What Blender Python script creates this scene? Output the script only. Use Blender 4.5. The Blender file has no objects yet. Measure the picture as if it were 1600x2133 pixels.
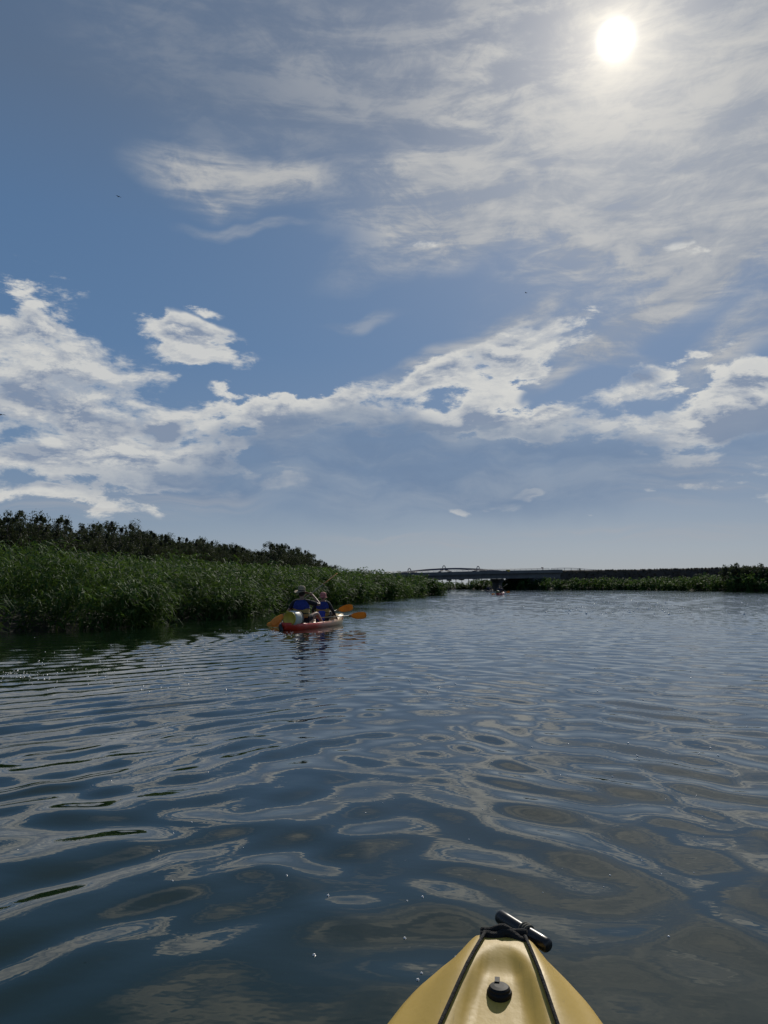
import bpy, bmesh, math, random
import numpy as np
from mathutils import Vector, Matrix, Euler
R = math.radians
sc = bpy.context.scene
C = sc.collection
random.seed(7)
rng = np.random.default_rng(11)

# ------------------------------------------------------------------ camera
CAM_H = 1.1
PITCH = R(5.41)
cam_d = bpy.data.cameras.new('camera')
cam = bpy.data.objects.new('camera', cam_d)
C.objects.link(cam)
cam.location = (0, 0, CAM_H)
cam.rotation_euler = (R(90) + PITCH, 0, 0)
cam_d.sensor_fit = 'VERTICAL'
cam_d.sensor_height = 36.0
cam_d.lens = 27.0
cam_d.clip_start = 0.05
cam_d.clip_end = 8000
sc.camera = cam

def ray(px, py):
    """direction of a pixel of the 1600x2133 photograph: used once, to survey where things stand"""
    x = (px - 800) / 1600; v = (1066.5 - py) / 1600
    c, s = math.cos(PITCH), math.sin(PITCH)
    return Vector((x, c - v * s, s + v * c))
def azel(px, py):
    r = ray(px, py).normalized()
    return math.atan2(r.x, r.y), math.asin(r.z)
def at_z(px, py, z):
    r = ray(px, py); t = (z - CAM_H) / r.z
    return r * t + Vector((0, 0, CAM_H))
def at_d(px, py, y):
    r = ray(px, py); t = y / r.y
    return r * t + Vector((0, 0, CAM_H))

# ------------------------------------------------------------------ view, sun
sc.view_settings.view_transform = 'Standard'
sc.view_settings.look = 'None'
sc.view_settings.gamma = 1
sc.view_settings.exposure = 0.0
sc.view_settings.use_curve_mapping = False
sc.render.engine = 'CYCLES'
sc.cycles.use_adaptive_sampling = True
sc.cycles.adaptive_threshold = 0.015
sc.cycles.max_bounces = 6
sc.cycles.transparent_max_bounces = 8
sc.cycles.sample_clamp_indirect = 4.0
SUN_AZ, SUN_EL = azel(1283, 82)
SUN_DIR = Vector((math.sin(SUN_AZ) * math.cos(SUN_EL), math.cos(SUN_AZ) * math.cos(SUN_EL), math.sin(SUN_EL)))
sun_d = bpy.data.lights.new('sun', 'SUN')
sun_d.energy = 3.0
sun_d.angle = R(0.53)
sun_d.color = (1.0, 0.93, 0.82)
sun = bpy.data.objects.new('sun', sun_d)
C.objects.link(sun)
sun.rotation_euler = (-SUN_DIR).to_track_quat('-Z', 'Y').to_euler()

# ------------------------------------------------------------------ node helper
class NT:
    def __init__(self, tree):
        self.t = tree
    def n(self, typ, **kw):
        nd = self.t.nodes.new(typ)
        for k, v in kw.items():
            setattr(nd, k, v)
        return nd
    def put(self, sock, val):
        if hasattr(val, 'is_linked') or isinstance(val, bpy.types.NodeSocket):
            self.t.links.new(val, sock)
        else:
            sock.default_value = val
    def math(self, op, a, b=0.0, c=None, clamp=False):
        nd = self.n('ShaderNodeMath', operation=op, use_clamp=clamp)
        self.put(nd.inputs[0], a); self.put(nd.inputs[1], b)
        if c is not None: self.put(nd.inputs[2], c)
        return nd.outputs[0]
    def vmath(self, op, a, b=None, c=None, scale=None):
        nd = self.n('ShaderNodeVectorMath', operation=op)
        self.put(nd.inputs[0], a)
        if c is not None: self.put(nd.inputs[2], c)
        if b is not None: self.put(nd.inputs[1], b)
        if scale is not None: self.put(nd.inputs['Scale'], scale)
        return nd.outputs['Value'] if op in ('LENGTH', 'DOT_PRODUCT', 'DISTANCE') else nd.outputs['Vector']
    def rng(self, v, a, b, c=0.0, d=1.0, mode='SMOOTHSTEP'):
        nd = self.n('ShaderNodeMapRange', interpolation_type=mode)
        nd.clamp = True
        for i, q in enumerate((v, a, b, c, d)): self.put(nd.inputs[i], q)
        return nd.outputs[0]
    def mapping(self, v, loc=(0, 0, 0), rot=(0, 0, 0), scale=(1, 1, 1), typ='POINT'):
        nd = self.n('ShaderNodeMapping', vector_type=typ)
        self.put(nd.inputs[0], v)
        nd.inputs[1].default_value = loc; nd.inputs[2].default_value = rot; nd.inputs[3].default_value = scale
        return nd.outputs[0]
    def noise(self, v, scale, detail=4.0, rough=0.55, lac=2.0, dist=0.0, color=False, dims='3D'):
        nd = self.n('ShaderNodeTexNoise', noise_dimensions=dims)
        nd.normalize = True
        if v is not None: self.put(nd.inputs['Vector'], v)
        nd.inputs['Scale'].default_value = scale; nd.inputs['Detail'].default_value = detail
        nd.inputs['Roughness'].default_value = rough; nd.inputs['Lacunarity'].default_value = lac
        nd.inputs['Distortion'].default_value = dist
        return nd.outputs['Color' if color else 0]
    def mix(self, f, a, b, blend='MIX'):
        nd = self.n('ShaderNodeMix', data_type='RGBA', blend_type=blend)
        nd.clamp_factor = True
        self.put(nd.inputs[0], f)
        for s, v in ((nd.inputs[6], a), (nd.inputs[7], b)):
            self.put(s, v if not isinstance(v, tuple) else (*v[:3], 1))
        return nd.outputs[2]
    def ramp(self, f, stops, interp='EASE'):
        nd = self.n('ShaderNodeValToRGB')
        nd.color_ramp.interpolation = interp
        e = nd.color_ramp.elements
        while len(e) < len(stops): e.new(0.5)
        for q, (p, col) in zip(e, stops):
            q.position = p; q.color = (*col, 1)
        self.put(nd.inputs[0], f)
        return nd.outputs[0]

# ------------------------------------------------------------------ sky
world = bpy.data.worlds.new('World')
sc.world = world
world.use_nodes = True
wt = world.node_tree
wt.nodes.clear()
W = NT(wt)
gen = W.n('ShaderNodeTexCoord').outputs['Generated']
dirn = W.vmath('NORMALIZE', gen)
sep = W.n('ShaderNodeSeparateXYZ'); W.put(sep.inputs[0], dirn)
az = W.math('ARCTAN2', sep.outputs[0], sep.outputs[1])
el = W.math('ARCSINE', sep.outputs[2])
comb = W.n('ShaderNodeCombineXYZ'); W.put(comb.inputs[0], az); W.put(comb.inputs[1], el)
P = comb.outputs[0]
nish = W.n('ShaderNodeTexSky', sky_type='NISHITA')
nish.sun_disc = False
nish.sun_elevation = SUN_EL
nish.sun_rotation = SUN_AZ
nish.air_density = 1.0; nish.dust_density = 1.0; nish.ozone_density = 1.5
nis = W.vmath('SCALE', nish.outputs[0], scale=0.06)
D90 = math.pi / 2
def e_(deg): return max(0.0, deg / 90)
grad = W.ramp(W.math('DIVIDE', el, D90), [
    (0.0, (.285, .355, .425)), (e_(2.5), (.25, .325, .425)), (e_(6), (.165, .245, .375)), (e_(10), (.125, .215, .365)),
    (e_(17), (.084, .180, .345)), (e_(25), (.080, .165, .312)), (e_(33), (.090, .145, .238)), (1.0, (.05, .095, .19))], 'LINEAR')
base = W.mix(0.15, grad, nis)

def blobs(vec, items, outer=1.0, inner=0.25):
    """sum of soft ellipses: (px, py, rx, ry, tilt in degrees, weight) as surveyed on the photograph"""
    total = None
    for px, py, rx, ry, tilt, w in items:
        a, e = azel(px, py) if py > -900 else (R(px), R(py + 1000))
        # (each ellipse waits for the sum so far: keeps the shader's stack short)
        src = vec if total is None else W.vmath('MULTIPLY_ADD', total, (1e-7, 1e-7, 1e-7), vec)
        m = W.mapping(src, (a, e, 0), (0, 0, R(tilt)), (rx / 1600, ry / 1600, 1), 'TEXTURE')
        v = W.rng(W.vmath('LENGTH', m), outer, inner, 0.0, w)
        total = v if total is None else W.math('ADD', total, v)
    return total

warp = W.noise(P, 5.0, 3, 0.55, color=True)
warp = W.vmath('SCALE', W.vmath('SUBTRACT', warp, (0.5, 0.5, 0.5)), scale=0.10)
PW = W.vmath('ADD', P, warp)

# --- high thin cirrus veil
CIRRUS = [
    (480, 372, 260, 70, -2, .75), (620, 385, 110, 60, 0, .4),
    (900, 400, 320, 110, 14, .85), (1130, 330, 440, 190, 14, .9), (1450, 330, 460, 240, 12, .9),
    (1000, 470, 420, 80, 16, .7), (1400, 400, 480, 60, 18, .6), (1400, 620, 480, 55, 27, 1.1), (1600, 470, 360, 150, 20, .8),
    (960, 715, 300, 30, 22, .65), (1600, 680, 300, 60, 24, .8), (1260, 540, 360, 110, 20, .5), (1180, 690, 240, 60, 14, .5), (1270, 745, 130, 30, -4, .5),
    (1300, 90, 560, 300, 0, .8), (1650, 150, 500, 420, 0, .85), (860, 130, 460, 140, -4, .3), (500, 60, 500, 200, 0, .16),
    (500, 468, 170, 16, 0, .35), (760, 665, 120, 20, 8, .3), (700, 300, 500, 130, 4, .2),
]
cm = blobs(PW, CIRRUS)
ps = W.mapping(P, (0, 0, 0), (0, 0, R(-21)), (5, 26, 1))
st1 = W.noise(ps, 1.0, 8, 0.62, dist=0.5)
ps2 = W.mapping(PW, (3, 1, 2), (0, 0, R(-62)), (10, 24, 1))
st2 = W.noise(ps2, 1.3, 8, 0.66, dist=0.4)
stk = W.math('ADD', W.math('MULTIPLY', st1, 0.6), W.math('MULTIPLY', st2, 0.4))
ca = W.math('MULTIPLY', W.rng(stk, 0.40, 0.60), cm)
ca = W.math('MULTIPLY', W.math('ADD', ca, W.math('MULTIPLY', cm, 0.42)), 0.72, clamp=True)
ccirr = W.mix(W.rng(stk, 0.42, 0.62), (.305, .335, .385), (.50, .50, .49))
base = W.mix(W.math('MINIMUM', ca, 0.86), base, ccirr)

# --- low broken cumulus
CUM = [
    (40, 590, 130, 50, -6, .75), (150, 590, 60, 26, 0, .35), (90, 700, 180, 55, -8, .95), (-40, 760, 260, 120, 0, .8),
    (190, 745, 60, 40, 0, .5), (130, 850, 260, 130, -12, 1.0), (60, 960, 300, 100, 0, .85), (290, 850, 70, 60, 0, .75),
    (300, 960, 200, 55, 0, .65), (120, 1035, 330, 34, -3, .7), (390, 1010, 170, 20, -3, .6), (540, 985, 110, 34, -6, .85),
    (380, 700, 150, 42, -14, .95), (440, 745, 110, 34, -8, .9), (340, 745, 50, 22, 0, .7), (420, 652, 50, 12, -12, .5),
    (335, 785, 42, 16, -10, .75), (450, 810, 34, 20, 0, .8), (485, 831, 36, 9, 0, .7), (590, 822, 36, 9, 5, .6),
    (450, 876, 190, 46, 0, 1.15), (580, 862, 160, 46, 6, 1.2), (1010, 800, 90, 34, 0, .7), (1000, 885, 160, 34, 0, 1.0), (380, 935, 170, 46, -3, .8), (700, 850, 150, 48, 12, 1.05),
    (790, 850, 110, 60, 5, .95), (860, 800, 130, 40, 8, .75), (900, 770, 70, 36, 10, .85), (1010, 750, 160, 50, 14, .9),
    (1120, 705, 160, 52, 18, 1.1), (1100, 775, 90, 26, -8, .9), (980, 855, 120, 46, 0, 1.0), (860, 880, 130, 34, 0, .85),
    (1080, 890, 120, 32, 0, .9), (1250, 895, 260, 40, -2, 1.35), (1400, 900, 170, 40, 0, 1.25), (1150, 868, 50, 22, 0, .7),
    (1290, 832, 110, 24, 3, .95), (1370, 785, 110, 44, 12, 1.0), (1300, 800, 60, 30, 0, .7), (1440, 745, 50, 12, 6, .6),
    (1560, 820, 130, 90, 10, 1.1), (1480, 880, 70, 70, 0, .85), (1620, 800, 120, 120, 0, .9), (1590, 960, 120, 40, 0, .55),
    (1440, 950, 120, 22, 0, .55), (1100, 1030, 42, 11, 2, .7), (1020, 1056, 70, 12, 4, .55), (960, 1062, 40, 12, 0, .6),
    (1430, 1012, 120, 12, 2, .45), (1240, 1072, 70, 9, 0, .35), (1440, 505, 60, 14, -8, .42), (880, 510, 60, 12, 10, .3),
    (1590, 1015, 70, 22, 0, .5),
    (-60, -986, 700, 160, 0, .8), (60, -988, 700, 130, 0, .8), (-110, -980, 900, 200, 0, .7), (110, -982, 900, 180, 0, .7), (170, -985, 1000, 160, 0, .7),
    (-70, -960, 500, 200, 10, .5), (80, -962, 600, 220, 10, .5),
]
warp2 = W.noise(P, 16.0, 3, 0.6, color=True)
warp2 = W.vmath('SCALE', W.vmath('SUBTRACT', warp2, (0.5, 0.5, 0.5)), scale=0.03)
PC = W.vmath('ADD', W.vmath('ADD', P, W.vmath('SCALE', warp, scale=0.35)), warp2)
km = blobs(PC, CUM, 1.2, 0.0)
def cumnoise(v):
    q = W.mapping(v, (1.7, 4.2, 0), (0, 0, 0), (12, 28, 1))
    return W.noise(q, 1.0, 11, 0.66, dist=0.2)
n0 = cumnoise(P)
n1 = cumnoise(W.vmath('ADD', P, (0.006, 0.011, 0)))
n2 = W.noise(W.mapping(PW, (5.1, 2.3, 0), (0, 0, R(8)), (6, 17, 1)), 1.0, 4, 0.55)
dens = W.math('ADD', W.math('MINIMUM', km, 1.2), W.math('MULTIPLY', W.math('SUBTRACT', n0, 0.5), 5.2))
dens = W.math('ADD', dens, W.math('MULTIPLY', W.math('SUBTRACT', n2, 0.47), 2.6))
soft = W.rng(W.noise(P, 7.0, 2, 0.5), 0.35, 0.65, 0.75, 1.55)
ka = W.rng(dens, 0.30, soft)
ka = W.math('MULTIPLY', ka, W.rng(km, 0.02, 0.25))
lit = W.math('ADD', 0.55, W.math('MULTIPLY', W.math('SUBTRACT', n0, n1), 5.5), clamp=True)
thick = W.rng(dens, 0.55, 1.7)
SHADE = [(510, 915, 110, 34, 0, .9), (350, 895, 60, 26, 0, .9), (1330, 785, 60, 24, 6, .9), (620, 900, 110, 50, 0, .9), (760, 905, 130, 34, 0, .8),
    (900, 905, 150, 26, 0, .7), (1570, 890, 90, 60, 0, 1.0), (1200, 935, 260, 16, 0, .7), (60, 830, 130, 40, 0, .5), (230, 880, 120, 30, 0, .5),
    (60, 940, 130, 20, 0, .6), (430, 1000, 130, 24, 0, .7), (480, 960, 80, 24, 0, .6), (100, 1010, 180, 18, 0, .5), (1010, 880, 60, 24, 0, .7), (1490, 880, 40, 40, 0, .5)]
under = blobs(PC, SHADE)
shade = W.math('MULTIPLY', thick, W.math('SUBTRACT', 1.15, lit))
shade = W.math('ADD', shade, W.math('MULTIPLY', under, W.rng(dens, 0.3, 1.2, 0.5, 1.0)), clamp=True)
# cumulus tops catch the sun, undersides lie in their own shade
ccol = W.mix(shade, (.68, .675, .64), (.225, .28, .38))
base = W.mix(W.math('MULTIPLY', ka, 0.93), base, ccol)

# --- rain-grey shelf below the cumulus line
shelf = blobs(PW, [(740, 980, 460, 140, 0, .75), (1180, 985, 460, 110, 0, .75), (640, 920, 160, 60, 0, .6), (760, 900, 200, 50, 0, .7), (1000, 920, 260, 40, 0, .6), (350, 1000, 300, 60, 0, .6), (1580, 905, 90, 60, 0, .45)])
base = W.mix(W.math('MULTIPLY', W.math('MINIMUM', shelf, 0.8), W.rng(n0, 0.35, 0.6, 0.75, 1.0)), base, W.mix(W.rng(W.noise(W.mapping(PW, (2, 7, 0), (0, 0, R(6)), (5, 16, 1)), 1.0, 6, .6), .40, .66), (.150, .222, .345), (.255, .315, .405)))

# --- thin streaks over the horizon
sh = W.noise(W.mapping(PW, (0, 0, 0), (0, 0, 0), (3, 60, 1)), 1.0, 6, 0.6)
low = blobs(P, [(950, 1125, 420, 26, 0, .6), (1400, 1110, 420, 26, 0, .55), (250, 1050, 420, 40, 0, .5), (1500, 1000, 300, 70, 0, .4)])
base = W.mix(W.math('MULTIPLY', W.rng(sh, 0.38, 0.7), low), base, (.37, .385, .42))

# --- aureole and disc of the sun
cosa = W.vmath('DOT_PRODUCT', dirn, tuple(SUN_DIR))
ang = W.math('ARCCOSINE', W.math('MINIMUM', cosa, 1.0))
core = W.math('MULTIPLY', W.math('EXPONENT', W.math('MULTIPLY', W.math('POWER', W.math('DIVIDE', ang, 0.0115), 2.0), -1.0)), 4.0)
halo = W.math('MULTIPLY', W.math('EXPONENT', W.math('MULTIPLY', W.math('POWER', W.math('DIVIDE', ang, 0.040), 1.0), -1.0)), 0.80)
wide = W.math('MULTIPLY', W.math('EXPONENT', W.math('DIVIDE', ang, -0.16)), 0.16)
def tint(v, col):
    nd = W.n('ShaderNodeVectorMath', operation='SCALE')
    nd.inputs[0].default_value = col; W.put(nd.inputs['Scale'], v)
    return nd.outputs[0]
glow = W.vmath('ADD', W.vmath('ADD', tint(core, (1, .97, .88)), tint(halo, (1, .86, .62))), tint(wide, (1, .97, .92)))
base = W.vmath('ADD', base, glow)
bg = W.n('ShaderNodeBackground')
W.put(bg.inputs[0], W.vmath('SCALE', base, scale=10.0))
bg.inputs[1].default_value = 0.1
wo = W.n('ShaderNodeOutputWorld')
wt.links.new(bg.outputs[0], wo.inputs[0])
world.cycles.sampling_method = 'MANUAL'
world.cycles.sample_map_resolution = 512

# ================================================================== helpers
def mat(name, col, rough=0.6, spec=0.5, metal=0.0):
    m = bpy.data.materials.new(name); m.use_nodes = True
    b = m.node_tree.nodes['Principled BSDF']
    b.inputs['Base Color'].default_value = (*col, 1)
    b.inputs['Roughness'].default_value = rough
    b.inputs['Specular IOR Level'].default_value = spec
    b.inputs['Metallic'].default_value = metal
    return m
def worn(name, col, col2, scale=8.0, rough=0.6, bump=0.0, bscale=60.0, spec=0.5):
    """procedural: two tones of one colour broken up by noise, fine relief"""
    m = mat(name, col, rough, spec)
    t = NT(m.node_tree); b = m.node_tree.nodes['Principled BSDF']
    tc = t.n('ShaderNodeTexCoord').outputs['Object']
    f = t.rng(t.noise(tc, scale, 6, 0.6), 0.35, 0.65)
    t.put(b.inputs['Base Color'], t.mix(f, col, col2))
    t.put(b.inputs['Roughness'], t.math('ADD', t.math('MULTIPLY', f, 0.15), rough - 0.07))
    if bump:
        bp = t.n('ShaderNodeBump'); bp.inputs['Strength'].default_value = bump; bp.inputs['Distance'].default_value = 0.01
        t.put(bp.inputs['Height'], t.noise(tc, bscale, 4, 0.6)); t.put(b.inputs['Normal'], bp.outputs[0])
    return m

def np_mesh(name, verts, quads=None, tris=None, smooth=False, attrs=None):
    me = bpy.data.meshes.new(name)
    verts = np.asarray(verts, dtype=np.float32)
    idx = []; starts = []; tot = []; pos = 0
    for f, k in ((quads, 4), (tris, 3)):
        if f is None or len(f) == 0: continue
        f = np.asarray(f, dtype=np.int32)
        idx.append(f.ravel()); starts.append(pos + np.arange(len(f), dtype=np.int32) * k)
        pos += f.size
    idx = np.concatenate(idx); starts = np.concatenate(starts)
    me.vertices.add(len(verts)); me.vertices.foreach_set('co', verts.ravel())
    me.loops.add(len(idx)); me.loops.foreach_set('vertex_index', idx)
    me.polygons.add(len(starts)); me.polygons.foreach_set('loop_start', starts)
    me.polygons.foreach_set('use_smooth', np.full(len(starts), smooth, dtype=bool))
    if attrs:
        for k, v in attrs.items():
            a = me.attributes.new(k, 'FLOAT', 'POINT'); a.data.foreach_set('value', np.asarray(v, dtype=np.float32))
    me.update(calc_edges=True); me.validate()
    return me
def link(name, me, m=None, parent=None, loc=(0, 0, 0), rot=(0, 0, 0)):
    o = bpy.data.objects.new(name, me); C.objects.link(o)
    if m is not None:
        if len(me.materials) == 0: me.materials.append(m)
    o.location = loc; o.rotation_euler = rot
    if parent is not None: o.parent = parent
    return o
def tag(o, label, cat, group=None, kind=None):
    o['label'] = label; o['category'] = cat
    if group: o['group'] = group
    if kind: o['kind'] = kind
    return o
def thing(name, label, cat, loc=(0, 0, 0), rotz=0.0, group=None, scale=1.0):
    o = bpy.data.objects.new(name, None); C.objects.link(o)
    o.empty_display_size = 0.2
    o.location = loc; o.rotation_euler = (0, 0, rotz); o.scale = (scale,) * 3
    return tag(o, label, cat, group)
def bm_mesh(bm, name, smooth=True):
    me = bpy.data.meshes.new(name); bmesh.ops.recalc_face_normals(bm, faces=bm.faces[:])
    bm.to_mesh(me); bm.free()
    for p in me.polygons: p.use_smooth = smooth
    return me
def tube_bm(bm, pts, rad, n=8, cap=True):
    """round bar along a polyline; rad may be one radius or one per point"""
    pts = [Vector(p) for p in pts]
    rs = rad if isinstance(rad, (list, tuple)) else [rad] * len(pts)
    rings = []; up = Vector((0, 0, 1))
    t0 = (pts[1] - pts[0]).normalized()
    u = t0.cross(up if abs(t0.z) < 0.95 else Vector((1, 0, 0))).normalized()
    for i, p in enumerate(pts):
        t = ((pts[min(i + 1, len(pts) - 1)] - pts[max(i - 1, 0)])).normalized()
        u = (u - t * u.dot(t)).normalized(); v = t.cross(u)
        rings.append([bm.verts.new(p + (u * math.cos(a) + v * math.sin(a)) * rs[i]) for a in [2 * math.pi * k / n for k in range(n)]])
    for a, b in zip(rings, rings[1:]):
        for k in range(n): bm.faces.new((a[k], a[(k + 1) % n], b[(k + 1) % n], b[k]))
    if cap:
        bm.faces.new(rings[0][::-1]); bm.faces.new(rings[-1])
def tube(name, pts, rad, m, parent=None, n=8):
    bm = bmesh.new(); tube_bm(bm, pts, rad, n)
    return link(name, bm_mesh(bm, name), m, parent)
def box_bm(bm, c, s, rot=None):
    mt = Matrix.Translation(c) @ (rot.to_4x4() if rot is not None else Matrix()) @ Matrix.Diagonal((*s, 1))
    bmesh.ops.create_cube(bm, size=1, matrix=mt)
def box(name, c, s, m, parent=None, rot=None, bev=0.0):
    bm = bmesh.new(); box_bm(bm, c, s, rot)
    if bev: bmesh.ops.bevel(bm, geom=bm.edges[:], offset=bev, segments=2, affect='EDGES')
    return link(name, bm_mesh(bm, name, False), m, parent)
def lathe(name, prof, m, parent=None, n=20, mtx=None):
    bm = bmesh.new(); rings = []
    for r, z in prof:
        rings.append([bm.verts.new((r * math.cos(2 * math.pi * k / n), r * math.sin(2 * math.pi * k / n), z)) for k in range(n)])
    for a, b in zip(rings, rings[1:]):
        for k in range(n): bm.faces.new((a[k], a[(k + 1) % n], b[(k + 1) % n], b[k]))
    bm.faces.new(rings[0][::-1]); bm.faces.new(rings[-1])
    if mtx is not None: bm.transform(mtx)
    return link(name, bm_mesh(bm, name), m, parent)
def sstep(a, b, x):
    t = np.clip((np.asarray(x, dtype=float) - a) / (b - a), 0, 1); return t * t * (3 - 2 * t)

# ================================================================== water
wm = bpy.data.materials.new('river_water'); wm.use_nodes = True
t = NT(wm.node_tree); b = wm.node_tree.nodes['Principled BSDF']
geo = t.n('ShaderNodeNewGeometry').outputs['Position']
murk = t.noise(geo, 0.7, 3, 0.5)
t.put(b.inputs['Base Color'], t.mix(murk, (.0038, .0130, .0058), (.0060, .0170, .0075)))
b.inputs['Roughness'].default_value = 0.015
b.inputs['IOR'].default_value = 1.56
far = t.rng(t.vmath('LENGTH', geo), 10.0, 45.0)
rip = t.noise(t.mapping(geo, (0, 0, 0), (0, 0, R(8)), (3.2, 6.5, 1)), 1.0, 3, 0.55)
rip2 = t.noise(t.mapping(geo, (4, 1, 0), (0, 0, R(-12)), (12, 22, 1)), 1.0, 3, 0.6)
patch = t.rng(t.noise(geo, 0.16, 3, 0.5), 0.38, 0.62, 0.35, 1.0)
# sparse steep wavelets that catch the sun
vor = t.n('ShaderNodeTexVoronoi', feature='F1'); t.put(vor.inputs['Vector'], t.mapping(geo, (0, 0, 0), (0, 0, 0), (1, 1, 0.0)))
vor.inputs['Scale'].default_value = 3.0
vs_ = t.n('ShaderNodeSeparateColor'); t.put(vs_.inputs[0], vor.outputs['Color'])
vd = t.math('DIVIDE', vor.outputs['Distance'], 3.0)
dome = t.math('MULTIPLY', t.math('MAXIMUM', t.math('SUBTRACT', .0012, t.math('MULTIPLY', vd, vd)), 0.0), 7.0)
dome = t.math('MULTIPLY', dome, t.math('MULTIPLY', t.math('GREATER_THAN', vs_.outputs[0], .80), t.rng(t.vmath('LENGTH', geo), 9.0, 14.0)))
hgt = t.math('MULTIPLY', t.math('ADD', t.math('MULTIPLY', rip, 0.020), t.math('MULTIPLY', rip2, 0.006)), t.math('MULTIPLY', far, patch))
tiny = t.math('MULTIPLY', t.noise(t.mapping(geo, (0, 0, 0), (0, 0, R(20)), (9, 14, 1)), 1.0, 2, 0.5), 0.0007)
bp = t.n('ShaderNodeBump'); bp.inputs['Strength'].default_value = 1.0; bp.inputs['Distance'].default_value = 1.0
t.put(bp.inputs['Height'], t.math('ADD', dome, t.math('ADD', hgt, tiny))); t.put(b.inputs['Normal'], bp.outputs[0])

def wave_height(x, y):
    """ripples of the river: two wake arms crossing, a slack-water chop and wind ripple farther out"""
    g = np.random.default_rng(5)
    d = np.hypot(x, y)
    wx = x + 0.10 * np.sin(1.3 * y + 0.6 * x) + 0.06 * np.sin(2.9 * x - 1.7 * y + 1)
    wy = y + 0.12 * np.sin(1.1 * x - 0.5 * y + 2) + 0.06 * np.sin(2.3 * y + 1.9 * x)
    def lobe(n, ang, spread, l0, l1, slope):
        h = np.zeros_like(x)
        for _ in range(n):
            lam = l0 * (l1 / l0) ** g.random(); k = 2 * math.pi / lam
            a = R(ang + g.normal() * spread); amp = slope * math.sqrt(2.0 / n) / k * (0.6 + 0.8 * g.random())
            ph = g.random() * 6.283
            # each component comes in packets
            px_, py_ = g.random(2) * 6.283
            env = 0.55 + 0.45 * np.sin(0.55 * wx + 0.8 * g.normal() * wy * 0.5 + px_)
            fade = 1 - sstep(lam * 55, lam * 110, d)
            h += amp * env * fade * np.sin(k * (math.cos(a) * wx + math.sin(a) * wy) + ph)
        return h
    near = 1 - 0.58 * (1 - sstep(2.0, 3.3, d)) 
    left = 1 - sstep(-1.6, 0.6, x)
    right = sstep(-0.6, 0.8, x)
    mid = 1 - sstep(5, 11, d) * 0.65
    h = near * mid * (lobe(14, -46, 10, .24, .62, .088) * (0.35 + 0.65 * left) + lobe(14, 36, 12, .24, .62, .088) * (0.35 + 0.65 * right))
    h += near * lobe(24, 90, 28, .24, .9, .055)
    h += near * lobe(18, 80, 60, .16, .4, .014)
    h += sstep(6, 16, d) * lobe(26, 86, 26, .18, .65, .036) + sstep(25, 60, d) * lobe(14, 90, 25, .9, 2.2, .035)
    # long-crested wake of the leading kayak against the left bank
    kx, ky = 0.62, -0.785
    q = kx * x + ky * y
    cen = np.exp(-((x + 3.0) / 2.6) ** 2) * sstep(4.2, 6.0, y) * (1 - sstep(13, 20, y)) * (1 - sstep(-1.2, 0.6, x))
    ph = 2 * math.pi * (q + 0.07 * np.sin(1.1 * x + 0.3 * y) + 0.03 * np.sin(3.1 * y)) / 0.42
    h *= 1 - .45 * cen
    h += 0.0100 * cen * (np.sin(ph) + 0.25 * np.sin(2 * ph + 0.6)) * (0.7 + 0.3 * np.sin(0.9 * q + 1.0))
    # trail astern of the leading kayak
    sx, sy = -2.4, 18.7
    u = (y - sy) * 0.948 + (x - sx) * 0.317; v = (x - sx) * 0.948 - (y - sy) * 0.317
    tr = sstep(0.2, -0.6, u) * (1 - sstep(0, -7, u) * 0) * np.exp(u / 5.0 * (u < 0)) * np.exp(-(v / (0.35 + 0.16 * np.abs(u))) ** 2) * (u < 0.2)
    h += 0.012 * tr * np.sin(2 * math.pi * (u + 0.35 * np.abs(v)) / 0.45)
    return h
angs = np.concatenate([np.arange(-180, -44, 6.0), np.arange(-44, 44.01, 0.17), np.arange(50, 176, 6.0)])
rads = np.concatenate([[0.05, 0.5, 0.9], 1.1 * np.exp(np.arange(0, 790) * 0.0062), [190, 260, 400, 800, 1500, 3500]])
A_, R_ = np.meshgrid(np.radians(angs), rads)
X_, Y_ = R_ * np.sin(A_), R_ * np.cos(A_)
Z_ = wave_height(X_.ravel(), Y_.ravel()).reshape(X_.shape)
Z_ *= (1 - sstep(40, 44, np.abs(np.degrees(A_)))) * (R_ > 1.0) * (1 - sstep(110, 145, R_))
na, nr = len(angs), len(rads)
I = np.arange(na * nr).reshape(nr, na)
I2 = np.concatenate([I, I[:, :1]], 1)
q = np.stack([I2[:-1, :-1], I2[:-1, 1:], I2[1:, 1:], I2[1:, :-1]], -1).reshape(-1, 4)[:, ::-1]
water = link('water', np_mesh('water', np.stack([X_, Y_, Z_], -1).reshape(-1, 3), q, smooth=True), wm)
water['kind'] = 'structure'

# ================================================================== banks
SHORE = [(-40, -80), (-22, -20), (-13.2, 4), (-10.2, 13), (-8.7, 17.5), (-6.7, 22.2), (-4.9, 31.8), (-1.6, 55.6), (2.4, 74), (6.2, 92), (5.6, 100), (4, 112), (5, 150), (9, 182),
         (20, 187), (34, 179), (49, 174), (56, 158), (61, 140), (64, 126), (69, 104), (66, 75), (52, 36), (40, 0), (34, -30), (36, -80)]
S = np.array(SHORE, float)
def resample(P_, step):
    seg = np.hypot(*np.diff(P_, axis=0).T); cs = np.concatenate([[0], np.cumsum(seg)])
    s = np.arange(0, cs[-1], step)
    return np.stack([np.interp(s, cs, P_[:, 0]), np.interp(s, cs, P_[:, 1])], 1)
L_ = resample(S, 0.5)
for _ in range(12):
    L_[1:-1] = 0.25 * L_[:-2] + 0.5 * L_[1:-1] + 0.25 * L_[2:]
tan = np.gradient(L_, axis=0); tan /= np.linalg.norm(tan, axis=1)[:, None]
NRM = np.stack([-tan[:, 1], tan[:, 0]], 1)            # points inland
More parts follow.
